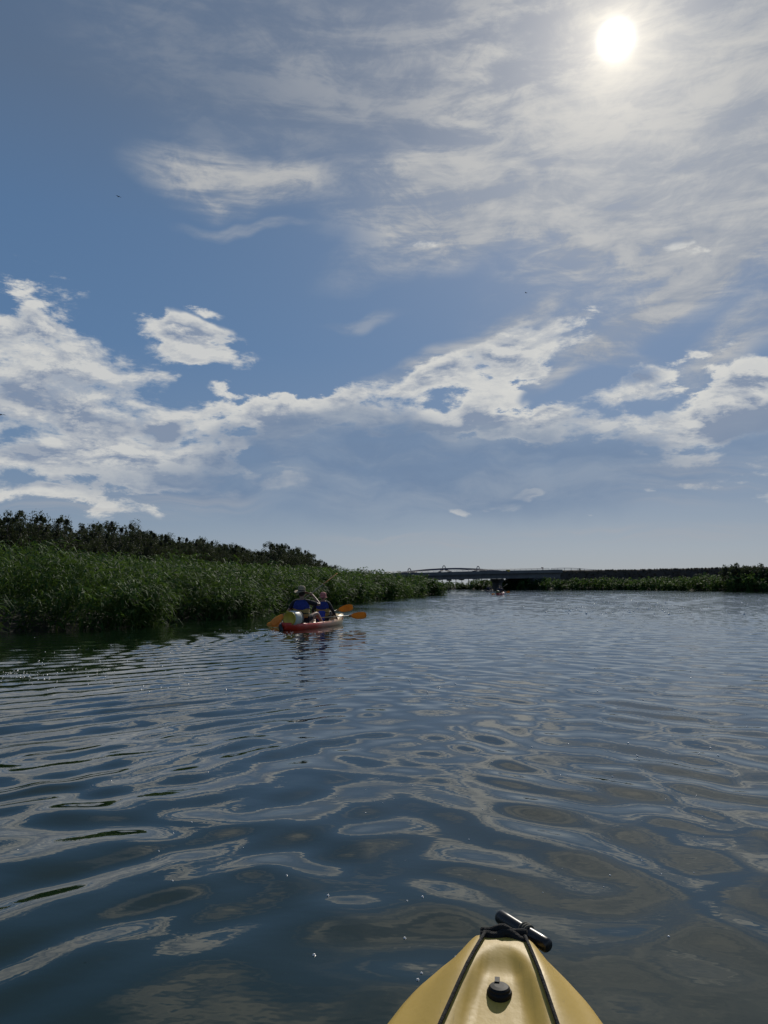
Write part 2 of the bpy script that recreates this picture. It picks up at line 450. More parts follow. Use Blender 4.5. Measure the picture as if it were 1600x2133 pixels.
for _ in range(20):
    NRM[1:-1] = 0.25 * NRM[:-2] + 0.5 * NRM[1:-1] + 0.25 * NRM[2:]
NRM /= np.linalg.norm(NRM, axis=1)[:, None]
wob = rng.normal(size=len(L_)); ker = np.hanning(9); ker /= ker.sum()
wob = np.convolve(wob, ker, 'same') * 1.0
L_ = L_ + NRM * wob[:, None]
strips = []
for off, z in ((-1.2, -0.5), (-0.15, -0.03), (0.25, 0.12), (0.9, 0.30), (2.2, 0.45), (4.0, 0.5)):
    strips.append(np.column_stack([L_ + NRM * off, np.full(len(L_), z)]))
cen = np.array([22.0, 70.0])
for k, z in ((1.5, .6), (2.5, .7), (8, .8), (40, .9)):
    strips.append(np.column_stack([cen + (strips[5][:, :2] - cen) * k, np.full(len(L_), z)]))
V = np.stack(strips, 0); ns, nl = V.shape[:2]
V[2:5, :, 2] += rng.normal(size=(3, nl)) * 0.03
I = np.arange(ns * nl).reshape(ns, nl)
q = np.stack([I[:-1, :-1], I[:-1, 1:], I[1:, 1:], I[1:, :-1]], -1).reshape(-1, 4)
earth = worn('bank_earth', (.016, .014, .010), (.022, .026, .012), 3.0, 0.95, 0.4, 14)
g_ = link('ground', np_mesh('ground', V.reshape(-1, 3), q, smooth=True), earth); g_['kind'] = 'structure'

# ------------------------------------------------------------------ reeds
def leaf_mat(name, dark, light, dry, trans=0.35, rough=0.45):
    m = bpy.data.materials.new(name); m.use_nodes = True
    t = NT(m.node_tree); m.node_tree.nodes.clear()
    at = t.n('ShaderNodeAttribute', attribute_name='tone').outputs['Fac']
    col = t.ramp(at, [(0, dark), (0.55, light), (0.86, light), (0.93, dry), (1, dry)], 'LINEAR')
    pb = t.n('ShaderNodeBsdfPrincipled'); t.put(pb.inputs['Base Color'], col)
    pb.inputs['Roughness'].default_value = rough; pb.inputs['Specular IOR Level'].default_value = 0.22
    tr = t.n('ShaderNodeBsdfTranslucent'); t.put(tr.inputs[0], t.mix(0.5, col, (.10, .14, .02)))
    mx = t.n('ShaderNodeMixShader'); mx.inputs[0].default_value = trans
    m.node_tree.links.new(pb.outputs[0], mx.inputs[1]); m.node_tree.links.new(tr.outputs[0], mx.inputs[2])
    out = t.n('ShaderNodeOutputMaterial'); m.node_tree.links.new(mx.outputs[0], out.inputs[0])
    return m
reed_m = leaf_mat('reed_leaf', (.015, .046, .010), (.046, .112, .024), (.13, .14, .06), 0.40, 0.65)

def make_reeds(name, sel, depth, hscale, dens, K, label):
    """reeds along the shoreline samples in sel: stems with arching blades, one countless mass"""
    P_, N_ = L_[sel], NRM[sel]
    d = np.hypot(P_[:, 0], P_[:, 1])
    lod = np.clip(d / 26.0, 1.0, 7.0)
    cnt = rng.poisson(dens * depth * 0.5 / lod ** 1.15)
    i = np.repeat(np.arange(len(P_)), cnt); n = len(i)
    o = depth * rng.random(n) ** 1.7 - 0.35
    gap = np.sin(i * .5 * 1.31 + 0.8) + np.sin(i * .5 * .53 + 2) + .8 * np.sin(i * .5 * 2.7)
    keep = ~((gap > .95) & (o < 1.3) & (rng.random(n) < .7))
    i, o = i[keep], o[keep]; n = len(i)
    base = P_[i] + N_[i] * o[:, None] + rng.normal(size=(n, 2)) * 0.25
    s = i * 0.5
    lump = 0.15 * np.sin(s * 1.05 + 1) + 0.09 * np.sin(s * 0.47 + 2.1) + 0.07 * np.sin(s * 2.3) + 0.05 * np.sin(base[:, 0] * 1.7 + base[:, 1] * 0.9)
    bulge = .40 * np.sin(s * 1.05 + 1) + .34 * np.sin(s * .47 + 2.1) + .26 * np.sin(s * 2.3)
    base -= N_[i] * (bulge * .8 * (1 - sstep(2, 5, o)))[:, None]
    h = hscale(P_[i], o) * (1 + lump) * rng.uniform(.82, 1.12, n) * (0.72 + 0.28 * sstep(-0.3, 1.3, o))
    lodr = lod[i]
    z0 = np.interp(o, [-1.2, -.15, .25, .9, 2.2, 4], [-.3, -.03, .12, .3, .45, .5])
    lean = rng.normal(size=(n, 2)) * 0.13 - N_[i] * (0.34 * (1 - sstep(0, 1.6, o)))[:, None] + np.array([0.10, -0.02])
    top = np.column_stack([base + lean * h[:, None], z0 + h])
    bot = np.column_stack([base, z0])
    mid = (bot + top) / 2; mid[:, :2] -= lean * h[:, None] * 0.14
    tone_r = np.clip(0.40 + 0.18 * rng.normal(size=n) + 0.22 * np.sin(s * 1.05 + 1) + .12 * np.sin(s * 2.9), 0.02, 0.84)
    VV = []; QQ = []; TT = []; tones = []; off = 0
    # stems
    a = rng.random(n) * 6.283; w = 0.009 * lodr
    sd = np.column_stack([np.cos(a) * w, np.sin(a) * w, np.zeros(n)])
    st = np.stack([bot - sd, bot + sd, mid - sd, mid + sd, top - sd * .4, top + sd * .4], 1)
    k = np.arange(n)[:, None] * 6
    VV.append(st.reshape(-1, 3)); QQ += [np.hstack([k, k + 1, k + 3, k + 2]), np.hstack([k + 2, k + 3, k + 5, k + 4])]
    tones.append(np.repeat(np.where(rng.random(n) < .06, .97, tone_r), 6)); off = n * 6
    # blades
    m = n * K
    j = np.repeat(np.arange(n), K)
    f = rng.random(m) ** 0.75
    B = np.where((f < .5)[:, None], bot[j] + (mid - bot)[j] * (2 * f)[:, None], mid[j] + (top - mid)[j] * (2 * f - 1)[:, None])
    a = rng.random(m) * 6.283
    dr = np.column_stack([np.cos(a) + 0.35, np.sin(a) - 0.15]); dr /= np.linalg.norm(dr, axis=1)[:, None]
    ln = rng.uniform(.24, .52, m) * (0.85 + 0.15 * lodr[j])
    rise = rng.uniform(-.25, .70, m) * np.where(f > .85, 1.4, 1)
    M_ = B + np.column_stack([dr * (ln * .5)[:, None], ln * .42 * rise])
    T_ = B + np.column_stack([dr * (ln * .95)[:, None], ln * (rise * .55 - rng.uniform(.1, .7, m))])
    w = rng.uniform(.009, .021, m) * lodr[j] ** 0.95
    sd = np.column_stack([-dr[:, 1] * w, dr[:, 0] * w, rng.normal(size=m) * w * .6])
    lf = np.stack([B - sd * .35, B + sd * .35, M_ - sd, M_ + sd, T_], 1)
    k = np.arange(m)[:, None] * 5 + off
    VV.append(lf.reshape(-1, 3)); QQ.append(np.hstack([k, k + 1, k + 3, k + 2])); TT.append(np.hstack([k + 2, k + 3, k + 4]))
    tl = np.clip(tone_r[j] + rng.normal(size=m) * .14, 0, .86); tl = np.where(rng.random(m) < .012, .97, tl)
    tones.append(np.repeat(tl, 5))
    me = np_mesh(name, np.concatenate(VV), np.concatenate(QQ), np.concatenate(TT), attrs={'tone': np.concatenate(tones)})
    o_ = link(name, me, reed_m)
    return tag(o_, label, 'reeds', kind='stuff')
yy, xx = L_[:, 1], L_[:, 0]
half = len(L_) // 2
isl = np.arange(len(L_)) < np.argmax(yy)
selL = np.where(isl & (yy > 8) & (yy < 118))[0]
selM = np.where((np.arange(len(L_)) >= 0) & (yy >= 118) & (xx < 50))[0]
selR = np.where(~isl & (xx >= 50) & (yy > 40))[0]
def hl(p, o): return np.interp(p[:, 1], [10, 20, 30, 60, 80, 95], [1.25, 1.27, 1.30, 1.42, 1.42, 1.1]) + 0.03 * np.clip(o, 0, 6)
def hm(p, o): return np.interp(p[:, 0], [10, 20, 29, 50], [1.25, 1.35, 1.85, 1.95])
def hr(p, o): return np.interp(p[:, 1], [60, 105, 125, 150, 180, 190], [3.4, 3.2, 2.9, 2.0, 1.6, 1.4])
make_reeds('reed_bed', selL, 9.0, hl, 15.0, 18, 'tall green reeds crowding the left bank in front of the dark trees')
make_reeds('reed_bed', selM, 5.0, hm, 30.0, 9, 'distant low reeds at the end of the channel beneath the bridge')
make_reeds('reed_bed', selR, 6.0, hr, 30.0, 9, 'far belt of green reeds along the right bank below the embankment')

# ------------------------------------------------------------------ trees and bushes
dark_leaf = leaf_mat('dark_foliage', (.022, .027, .020), (.046, .054, .036), (.06, .06, .04), 0.22, 0.7)
pine_leaf = leaf_mat('pine_foliage', (.014, .022, .016), (.026, .040, .026), (.03, .04, .03), 0.1, 0.6)
bush_leaf = leaf_mat('bush_foliage', (.020, .030, .015), (.042, .060, .026), (.08, .07, .04), 0.2, 0.6)
bark = worn('bark', (.045, .036, .028), (.075, .062, .05), 6, 0.9, 0.6, 30)

def leaf_cloud(cents, rads, per, size, g, flat=1.0):
    """leaf-sized faces scattered through clump volumes"""
    cents = np.asarray(cents); rads = np.asarray(rads)
    i = np.repeat(np.arange(len(cents)), per); n = len(i)
    v = g.normal(size=(n, 3)); v /= np.linalg.norm(v, axis=1)[:, None]
    v *= (g.random(n) ** 0.45)[:, None] * rads[i][:, None]; v[:, 2] *= flat
    c = cents[i] + v
    a = g.normal(size=(n, 3)) + np.array([0, 0, .6]); a /= np.linalg.norm(a, axis=1)[:, None]
    bvec = np.cross(a, g.normal(size=(n, 3))); bvec /= np.linalg.norm(bvec, axis=1)[:, None]
    s = size * g.uniform(.6, 1.5, n)[:, None]
    V = np.stack([c - a * s, c + bvec * s * .35, c + a * s, c - bvec * s * .35], 1).reshape(-1, 3)
    q = np.arange(n * 4).reshape(-1, 4)
    clump = g.uniform(.1, .8, len(cents))
    return V, q, np.repeat(np.clip(clump[i] + g.normal(size=n) * .12, 0, .95), 4)

def tree_meshes(seed, H, kind):
    g = np.random.default_rng(seed)
    bm = bmesh.new(); cents = []; rads = []
    if kind == 'shrub':
        stems = 11
        tube_bm(bm, [(0, 0, -.2), (0.03, 0.02, .25 * H * .5), (.05, -.02, .22 * H)], [.11, .09, .07], 7)
        for k in range(stems):
            a = 2 * math.pi * k / stems + g.normal() * .3
            out = g.uniform(.35, 1.15); hh = H * g.uniform(.72, 1.0)
            p0 = Vector((.04, 0, .15 * H)); p2 = Vector((math.cos(a) * out, math.sin(a) * out, hh * .92))
            p1 = (p0 + p2) / 2 + Vector((math.cos(a) * .25, math.sin(a) * .25, -.1))
            pts = [p0.lerp(p1, q / 3) .lerp(p1.lerp(p2, q / 3), q / 3) for q in range(4)]
            tube_bm(bm, pts, [.05, .04, .025, .01], 5)
            for q in range(8):
                f = .12 + .88 * q / 7
                c = p0.lerp(p1, f).lerp(p1.lerp(p2, f), f)
                cents.append(c + Vector(g.normal(size=3) * .16)); rads.append(.60 * (1.12 - .70 * f) + .05)
                if q > 3 and g.random() < .6:
                    cents.append(c + Vector((g.normal() * .3, g.normal() * .3, g.uniform(.0, .2)))); rads.append(g.uniform(.14, .26))
            cents.append(p2 + Vector((0, 0, .14))); rads.append(.10)
            cents.append(p2 + Vector((0, 0, .22))); rads.append(.07)
        V, q, tn = leaf_cloud(cents, rads, 105, .046, g)
    elif kind == 'pine':
        tube_bm(bm, [(0, 0, -.2), (.1, 0, H * .35), (0, .1, H * .7)], [.22, .17, .12], 7)
        for k in range(9):
            a = 2 * math.pi * k / 9 + g.normal() * .2; o = g.uniform(.9, 2.0) * H / 6
            p = Vector((math.cos(a) * o, math.sin(a) * o, H * g.uniform(.70, .86)))
            tube_bm(bm, [(0, .05, H * .6), p], [.07, .03], 5)
            cents.append(p); rads.append(H * .17)
        for k in range(5):
            cents.append(Vector((g.normal() * .3 * H / 6, g.normal() * .3 * H / 6, H * g.uniform(.78, .92)))); rads.append(H * .17)
        V, q, tn = leaf_cloud(cents, rads, 130, .20, g, .62)
    else:
        tube_bm(bm, [(0, 0, -.2), (.02, .02, H * .3)], [.07, .05], 6)
        for k in range(8):
            a = 2 * math.pi * k / 8 + g.normal() * .3; o = g.uniform(.2, .6) * H * .5
            p = Vector((math.cos(a) * o, math.sin(a) * o, H * g.uniform(.45, .9)))
            tube_bm(bm, [(0, 0, H * .2), p], [.03, .012], 5)
            for f in (.4, .7, 1.0):
                cents.append(Vector((0, 0, H * .2)).lerp(p, f)); rads.append(H * .22 * (1.25 - f * .6))
        V, q, tn = leaf_cloud(cents, rads, 60, .09 * H / 2, g)
    return bm_mesh(bm, 'trunk'), np_mesh('crown', V, q, attrs={'tone': tn})
lib = {}
def tree(name, label, cat, kind, var, loc, H, rz, scale, group, leafm):
    key = (kind, var, leafm.name)
    if key not in lib:
        lib[key] = tree_meshes(100 + var * 7 + len(kind), H, kind)
        lib[key][0].materials.append(bark); lib[key][1].materials.append(leafm)
    th = thing(name, label, cat, loc, rz, group, scale)
    link('trunk', lib[key][0], None, th); link('crown', lib[key][1], None, th)
    return th
# the dark row behind the left reed bed
def gz(): return 0.55
r_ = random.Random(3)
row = [(-33, 24), (-31.5, 27), (-30.5, 30), (-29.3, 33)]
yv = 35.0
while yv < 119:
    row.append((-22.6 + (yv - 40) * 0.035 + r_.uniform(-.7, .7), yv)); yv += r_.uniform(1.3, 2.0)
for k, (x, y) in enumerate(row):
    if 56.0 < y < 57.8: continue
    tree('shrubby_tree', 'dark shrubby tree in the long row standing behind the left reeds', 'tree', 'shrub', k % 5,
         (x, y, gz()), 3.3, r_.uniform(0, 6.28), (1.44 if y < 58 else 1.66) * r_.uniform(.90, 1.08), 'dark trees in the row behind the left reeds', dark_leaf)
for k in range(18):
    f = k / 17
    x, y = -15.6 + 4.4 * f + r_.uniform(-.6, .6), 98 + 68 * f
    tree('shrubby_tree', 'dark tree in the lower clump between the long tree row and the bridge', 'tree', 'shrub', (k * 3) % 5,
         (x, y, gz()), 3.3, r_.uniform(0, 6.28), (1.85 if 1 < k < 10 else 1.45) * r_.uniform(.92, 1.08), 'trees in the clump left of the bridge', dark_leaf)
# umbrella pines seen under the bridge
for k, (px, s) in enumerate(((912, .9), (922, 1.0), (936, .85), (950, 1.0), (962, .95), (976, 1.2), (988, 1.05), (868, .8), (886, .8))):
    y = 330 + 12 * (k % 3); p = at_d(px, 1218, y)
    tree('umbrella_pine', 'round dark pine in the line of treetops seen far off under the bridge', 'tree', 'pine', k % 2,
         (p.x, y, .8), 4.2, k * 1.3, s * .92, 'pines far beyond the bridge', pine_leaf)
for k, (px, py, s) in enumerate(((1003, 1208, 1.0), (1014, 1206, 1.15), (1022, 1207, 1.1), (1070, 1205, 1.2), (1082, 1206, 1.1), (1092, 1208, .9), (1100, 1207, .95), (1112, 1205, 1.2), (1060, 1206, 1.15), (1050, 1207, 1.0))):
    y = 206; p = at_d(px, 1218, y)
    tree('leafy_bush', 'leafy bush showing below the bridge deck behind the far reeds', 'bush', 'bush', k % 3,
         (p.x, y, .55), 2.0, k * 1.1, s * .95, 'bushes under the bridge', bush_leaf)
# bushes above the reeds at the right edge
for k, (px, ty) in enumerate(((1519, 1170), (1532, 1175), (1546, 1174), (1557, 1172), (1570, 1176), (1584, 1174), (1597, 1177), (1612, 1175), (1626, 1174))):
    y = 139 - 1.2 * k; p = at_d(px, ty, y)
    lab = 'tallest dark bush at the left end of the bushes above the right reeds' if k == 0 else 'dark bush above the reeds at the right edge of the picture'
    tree('leafy_bush', lab, 'bush', 'bush', k % 3, (p.x, y, .5), 2.0, k * 1.7, (p.z - .5) / 2.0, 'bushes above the right reeds', dark_leaf)

# ------------------------------------------------------------------ bridge
steel = worn('blue_grey_steel', (.028, .040, .085), (.038, .050, .095), .6, 0.5)
concrete = worn('weathered_concrete', (.115, .115, .12), (.16, .16, .16), .35, 0.9, 0.3, 3)
railm = worn('galvanised_rail', (.16, .17, .19), (.22, .23, .25), 1, 0.5)
BP0 = Vector((25.4, 172, 0)); BD = Vector((30, 27, 0)).normalized(); BN = Vector((BD.y, -BD.x, 0))   # BN towards us
def bpt(px, py, off=0.0):
    """point of the bridge side in the pixel's direction, off metres behind the near face"""
    r = ray(px, 1218); k = r.x / r.y
    o = BP0 - BN * off
    s = (k * o.y - o.x) / (BD.x - k * BD.y)
    p = o + BD * s
    return at_d(px, py, p.y)
def slab(bm, top, bot, w0, w1):
    """prism along the bridge: top/bot are lists of near-side points, it runs from w0 to w1 behind the near face"""
    rings = []
    for a, c in zip(top, bot):
        rings.append([bm.verts.new(a - BN * w0), bm.verts.new(a - BN * w1), bm.verts.new(c - BN * w1), bm.verts.new(c - BN * w0)])
    for a, c in zip(rings, rings[1:]):
        for k in range(4): bm.faces.new((a[k], a[(k + 1) % 4], c[(k + 1) % 4], c[k]))
    bm.faces.new(rings[0][::-1]); bm.faces.new(rings[-1])
org = bpt(1036, 1228); org.z = 0
bridge = thing('road_bridge', 'low road bridge with a shallow blue steel arch crossing the far end of the river', 'bridge', org)
def bpart(name, bm, m, smooth=False, parent=None):
    me = bm_mesh(bm, name, smooth); me.transform(Matrix.Translation(-org))
    return link(name, me, m, parent or bridge)
def deck_y(px): return float(np.interp(px, [660, 740, 834, 1040, 1130, 1150, 1245], [1198, 1197.2, 1195.8, 1190.2, 1188.2, 1187.9, 1187.2]))
def soff_y(px): return float(np.interp(px, [660, 890, 1115, 1150], [1210.2, 1207.6, 1204.4, 1204]))
xs = [660, 700, 750, 800, 850, 900, 950, 1000, 1040, 1080, 1115, 1145, 1172]
bm = bmesh.new()
slab(bm, [bpt(x, deck_y(x) + 5.0) for x in xs], [bpt(x, soff_y(x)) for x in xs], 0.6, 8.4)
bpart('girder', bm, concrete)
bm = bmesh.new()
slab(bm, [bpt(x, deck_y(x)) for x in xs], [bpt(x, deck_y(x) + 5.2) for x in xs], 0.0, 9.0)
bpart('deck', bm, concrete)
for w in ((0.02, .3), (8.7, 8.98)):
    bm = bmesh.new()
    slab(bm, [bpt(x, deck_y(x) - 1.2) for x in xs], [bpt(x, deck_y(x) - .02) for x in xs], *w)
    bpart('parapet', bm, concrete)
# arch rib
ax = np.linspace(798, 1060, 27)
def arch_y(px): return float(np.interp(px, [798, 830, 853, 890, 925, 955, 995, 1030, 1060], [1197, 1192.6, 1189.2, 1185.4, 1183.3, 1182.7, 1184.2, 1187.0, 1190.0]))
bm = bmesh.new()
slab(bm, [bpt(x, arch_y(x), 4.2) for x in ax], [bpt(x, arch_y(x) + 3.6, 4.2) for x in ax], 4.2 - 4.2, .75)
bpart('arch', bm, steel)
for px in (853, 925, 996):
    for dx in (-13, 17):
        a, c = bpt(px + dx * .15, arch_y(px) + 3.0, 4.55), bpt(px + dx, deck_y(px + dx) + .3, 4.55)
        bm = bmesh.new(); tube_bm(bm, [a, c], .21, 8); bpart('strut', bm, steel, True)
    a = bpt(px, arch_y(px) - .2, 4.55)
    bm = bmesh.new()
    tube_bm(bm, [a + BD * -.45, a + BD * -.3 + Vector((0, 0, .35)), a + Vector((0, 0, .55)), a + BD * .3 + Vector((0, 0, .35)), a + BD * .45], .09, 6)
    bpart('hoop', bm, steel, True)
# pier
pt = bpt(1036, soff_y(1036))
bm = bmesh.new(); hw = 1.15
ringz = []
for z, w, dpt in ((-1.5, .75, 1.1), (pt.z - .9, .75, 1.1), (pt.z - .5, .95, 1.5), (pt.z + .02, 1.0, 1.6)):
    c = bpt(1036, 1218, 4.5); c.z = z
    n = 16; rr = []
    for k in range(n):
        a = 2 * math.pi * (k + .5) / n
        ca, sa = math.cos(a), math.sin(a)
        rr.append(bm.verts.new(c + BD * (w * math.copysign(abs(ca) ** .5, ca)) + BN * (dpt * math.copysign(abs(sa) ** .5, sa))))
    ringz.append(rr)
for a, c in zip(ringz, ringz[1:]):
    for k in range(n): bm.faces.new((a[k], a[(k + 1) % n], c[(k + 1) % n], c[k]))
bm.faces.new(ringz[0][::-1]); bm.faces.new(ringz[-1])
bpart('pier', bm, concrete)
bm = bmesh.new()
slab(bm, [bpt(x, 1203.6) for x in (1114, 1171)], [bpt(x, 1224) for x in (1114, 1171)], 0.3, 8.6)
bpart('abutment', bm, worn('shaded_concrete', (.055, .055, .055), (.09, .085, .08), .5, .95, .3, 3))  # darker concrete: the shade under the deck end is put into its colour
# railings
post_me = {}
for off in (.16, 8.84):
    rx = list(range(700, 1146, 12)) if off < 1 else list(range(700, 1146, 24))
    bm = bmesh.new()
    for hgt_ in (.50, .33):
        tube_bm(bm, [bpt(x, deck_y(x) - 1.2, off) + Vector((0, 0, hgt_ - .15)) for x in rx], .03, 5)
    bpart('railing', bm, railm, True)
    for x in rx:
        p = bpt(x, deck_y(x) - 1.2, off)
        if 'post' not in post_me:
            b2 = bmesh.new(); tube_bm(b2, [(0, 0, -.02), (0, 0, .37)], .035, 5); post_me['post'] = bm_mesh(b2, 'railing_post')
        link('railing_post', post_me['post'], railm, bridge, p - org)
signm = worn('yellow_panel', (.62, .42, .05), (.55, .36, .05), 2, 0.5)
p = bpt(1058, 1190.6, .05)
sg = thing('road_sign', 'small yellow panel on the bridge railing above the pier', 'sign', p - Vector((0, 0, .55)))
box('panel', (0, -.1, .75), (.9, .04, .45), signm, sg); tube('post', [(0, 0, .1), (0, 0, .8)], .03, railm, sg)
for px, hh, lab in ((769, 1189.4, 'thin lamp post on the left end of the bridge above the reeds'), (1130, 1182.6, 'short lamp post at the right end of the bridge railing')):
    p = bpt(px, deck_y(px), 1.0); h = bpt(px, hh, 1.0).z - p.z
    lp = thing('lamp_post', lab, 'lamp post', p)
    tube('post', [(0, 0, -.1), (0, 0, h)], [.07, .05], railm, lp, 7)
    bm = bmesh.new(); bmesh.ops.create_uvsphere(bm, u_segments=10, v_segments=6, radius=.3, matrix=Matrix.Translation((0, 0, h)) @ Matrix.Diagonal((1, 1, .55, 1)))
    link('lamp_head', bm_mesh(bm, 'lamp_head'), steel, lp)

# road embankment leading off to the right
top_px = [(1100, 1190), (1130, 1188.4), (1180, 1187.6), (1240, 1187.4), (1320, 1186.6), (1400, 1185.0), (1470, 1183.4), (1520, 1182.4), (1600, 1181), (1700, 1179)]
def emb_y(px): return float(np.interp(px, [1100, 1146, 1240, 1400, 1520, 1700], [206, 205, 204, 198, 186, 168]))
ex = np.linspace(1122, 1700, 90); rows_ = []
g = np.random.default_rng(4)
for x in ex:
    ty = np.interp(x, *zip(*top_px)); yb = emb_y(x)
    p = at_d(x, ty, yb); ll = []
    for dy, f in ((9, 0), (8.0, .99), (0, 1.0), (-.7, .86), (-1.8, .58), (-3.0, .30), (-4.2, .0)):
        zz = .3 + (p.z - .3) * f
        ll.append((p.x * (yb + dy) / yb, yb + dy, zz + (g.normal() * .05 if dy < 0 and f > 0 else 0)))
    rows_.append(ll)
V = np.array(rows_); I = np.arange(V.shape[0] * V.shape[1]).reshape(V.shape[:2])
q = np.stack([I[:-1, :-1], I[1:, :-1], I[1:, 1:], I[:-1, 1:]], -1).reshape(-1, 4)[:, ::-1]
drygrass = worn('dry_bank_grass', (.036, .030, .024), (.062, .048, .034), .5, 0.95, 0.8, 4)
o = link('embankment', np_mesh('embankment', V.reshape(-1, 3), q, smooth=True), drygrass); o['kind'] = 'structure'
# dry scrub on the slope
g = np.random.default_rng(9); cents = []; rads = []
for _ in range(520):
    x = g.uniform(1140, 1560); yb = emb_y(x) - g.uniform(.2, 3.4); f = np.interp(yb - emb_y(x), [-4.2, -3, -1.8, -.7, 0], [0, .3, .58, .86, 1])
    p = at_d(x, np.interp(x, *zip(*top_px)), emb_y(x))
    cents.append((p.x * yb / emb_y(x), yb, .3 + (p.z - .3) * f + .05)); rads.append(g.uniform(.15, .4))
Vv, q, tn = leaf_cloud(cents, rads, 14, .16, g)
for _ in range(150):
    x = 1235 + 300 * g.random(); yb = emb_y(x) - .1
    p = at_d(x, np.interp(x, *zip(*top_px)), yb); cents.append((p.x, yb, p.z)); rads.append(g.uniform(.05, .22))
Vv, q, tn = leaf_cloud(cents, rads, 14, .13, g)
scrub_m = leaf_mat('dry_scrub', (.030, .024, .018), (.060, .046, .028), (.16, .10, .04), .15, .8)
tag(link('scrub', np_mesh('scrub', Vv, q, attrs={'tone': tn}), scrub_m), 'brown dry scrub and weeds covering the road embankment', 'scrub', kind='stuff')
p = at_d(1158, 1206, 196)
tree('dry_bush', 'orange brown dry bush beside the bridge abutment', 'bush', 'bush', 7, (p.x, 196, .9), 2.0, 1, .95, None,
     leaf_mat('rusty_foliage', (.10, .06, .025), (.20, .12, .04), (.3, .16, .05), .2, .8))
p = at_d(1208, 1187.4, 203.5)
tree('leafy_bush', 'small dark bush on the road crest at the end of the railing', 'bush', 'bush', 1, (p.x, 203.5, p.z - .15), 2.0, 2, .36, None, dark_leaf)
# roadside barrier beyond the bridge
rb = at_d(1150, 1187.6, 203)
barrier = thing('road_barrier', 'metal roadside railing running right from the bridge along the embankment top', 'railing', rb)
bx = [1148, 1162, 1176, 1190, 1204, 1218, 1232, 1245]
pts = []
for x in bx:
    top = float(np.interp(x, [1148, 1165, 1185, 1200, 1232, 1245], [1184.6, 1183.2, 1183.2, 1183.8, 1186.4, 1187.2]))
    pts.append(at_d(x, top, 203))
    base_ = at_d(x, 1188, 203); base_.z = min(base_.z, pts[-1].z - .1) - .15
    tube('post', [base_ - rb, pts[-1] - rb], .055, railm, barrier, 6)
tube('rail', [p - rb for p in pts], .06, railm, barrier, 6)
tube('rail', [p - rb - Vector((0, 0, .28)) for p in pts[:-2]], .04, railm, barrier, 6)

# ================================================================== kayaks
rope_m = worn('black_cord', (.007, .007, .007), (.016, .015, .014), 40, 0.9, 0.5, 200)
rubber = mat('black_rubber', (.012, .012, .013), 0.28)
black_pl = mat('black_plastic', (.006, .006, .006), 0.6, .3)

def hull_mesh(name, L, prof_w, prof_z, ridge, recess, wells, nt=110, nl=33):
    """sit-on-top kayak: u runs 0 at the bow tip to L at the stern; prof_w half beam, prof_z gunwale height, bow at +Y"""
    us = np.concatenate([np.linspace(0, .5, 60) ** 1.5 / .5 ** .5, np.linspace(.51, L - .3, nt), L - .3 + .3 * np.sin(np.linspace(.1, 1, 14) * math.pi / 2)])
    ls = np.linspace(-1, 1, nl)
    verts = []; nring = None
    for u in us:
        w = float(np.interp(u, *prof_w)); zg = float(np.interp(u, *prof_z)); y = L / 2 - u
        ring = []
        for l in ls:
            x = l * w; al = abs(l)
            z = zg + ridge(u) * float(sstep(0.05, .56, (1 - al))) - recess(u, abs(x), w) - wells(u, abs(x), w)
            z -= .012 * float(sstep(.90, 1.0, al))
            ring.append((x, y, z))
        keel = -.10 * float(sstep(0, .5, u)) * float(sstep(0, .4, L - u)) + (1 - float(sstep(0, .45, u))) * (zg - .04) * .55
        keel = min(keel, zg - .03)
        for a in np.linspace(0, math.pi, 15)[1:-1]:
            ca, sa = math.cos(a), math.sin(a)
            ring.append((w * 1.0 * math.copysign(abs(ca) ** .7, ca), y, (zg - .015) - (zg - .015 - keel) * sa ** .8))
        nring = len(ring); verts += ring
    n = len(us)
    I = np.arange(n * nring).reshape(n, nring); I2 = np.concatenate([I, I[:, :1]], 1)
    q = np.stack([I2[:-1, :-1], I2[:-1, 1:], I2[1:, 1:], I2[1:, :-1]], -1).reshape(-1, 4)
    bm = bmesh.new(); vs = [bm.verts.new(v) for v in verts]
    for f in q: bm.faces.new([vs[k] for k in f])
    bm.faces.new([vs[k] for k in I[0]]); bm.faces.new([vs[k] for k in I[-1][::-1]])
    return bm_mesh(bm, name)

# ------------------------------------------------------------------ our own yellow bow
OWN_A = Vector((.182, .983, 0)).normalized(); OWN_T = 1.905; OWN_L = 3.6
own_c = Vector((-.068, 0, 0)) + OWN_A * (OWN_T - OWN_L / 2)
own = thing('kayak', 'yellow kayak whose blunt bow points ahead at the bottom of the picture', 'kayak', own_c, -math.atan2(OWN_A.x, OWN_A.y), 'kayaks on the river')
pw = ([0, .010, .028, .06, .11, .17, .24, .335, .56, .95, 1.4, 1.9, 2.5, 3.0, 3.3, 3.5, 3.6], [.045, .070, .090, .112, .142, .172, .201, .233, .285, .315, .345, .35, .34, .29, .22, .13, .04])
pz = ([0, .05, .2, .45, .8, 1.4, 2.6, 3.3, 3.6], [.258, .264, .254, .222, .20, .20, .20, .23, .27])
def own_ridge(u): return .052 * float(sstep(.015, .075, u)) * (1 - .55 * float(sstep(.12, .5, u)))
def own_recess(u, ax, w):
    s = u - .125
    if s < -.03: return 0.0
    hw = .072 * math.sqrt(max(s + .03, 0) / .18) if s < .15 else .072 + (s - .15) * .16
    f = float(sstep(hw + .012, hw - .020, ax)) if hw > .02 else 0.0
    return .019 * f * float(sstep(-.03, .06, s)) * (1 - .55 * float(sstep(.25, .5, u)))
def own_wells(u, ax, w):
    return .10 * float(sstep(.95, 1.05, u)) * (1 - float(sstep(2.9, 3.1, u))) * float(sstep(w * .82, w * .66, ax))
yel = worn('yellow_polyethylene', (.58, .385, .070), (.51, .335, .058), 5, 0.50, 0.05, 60)
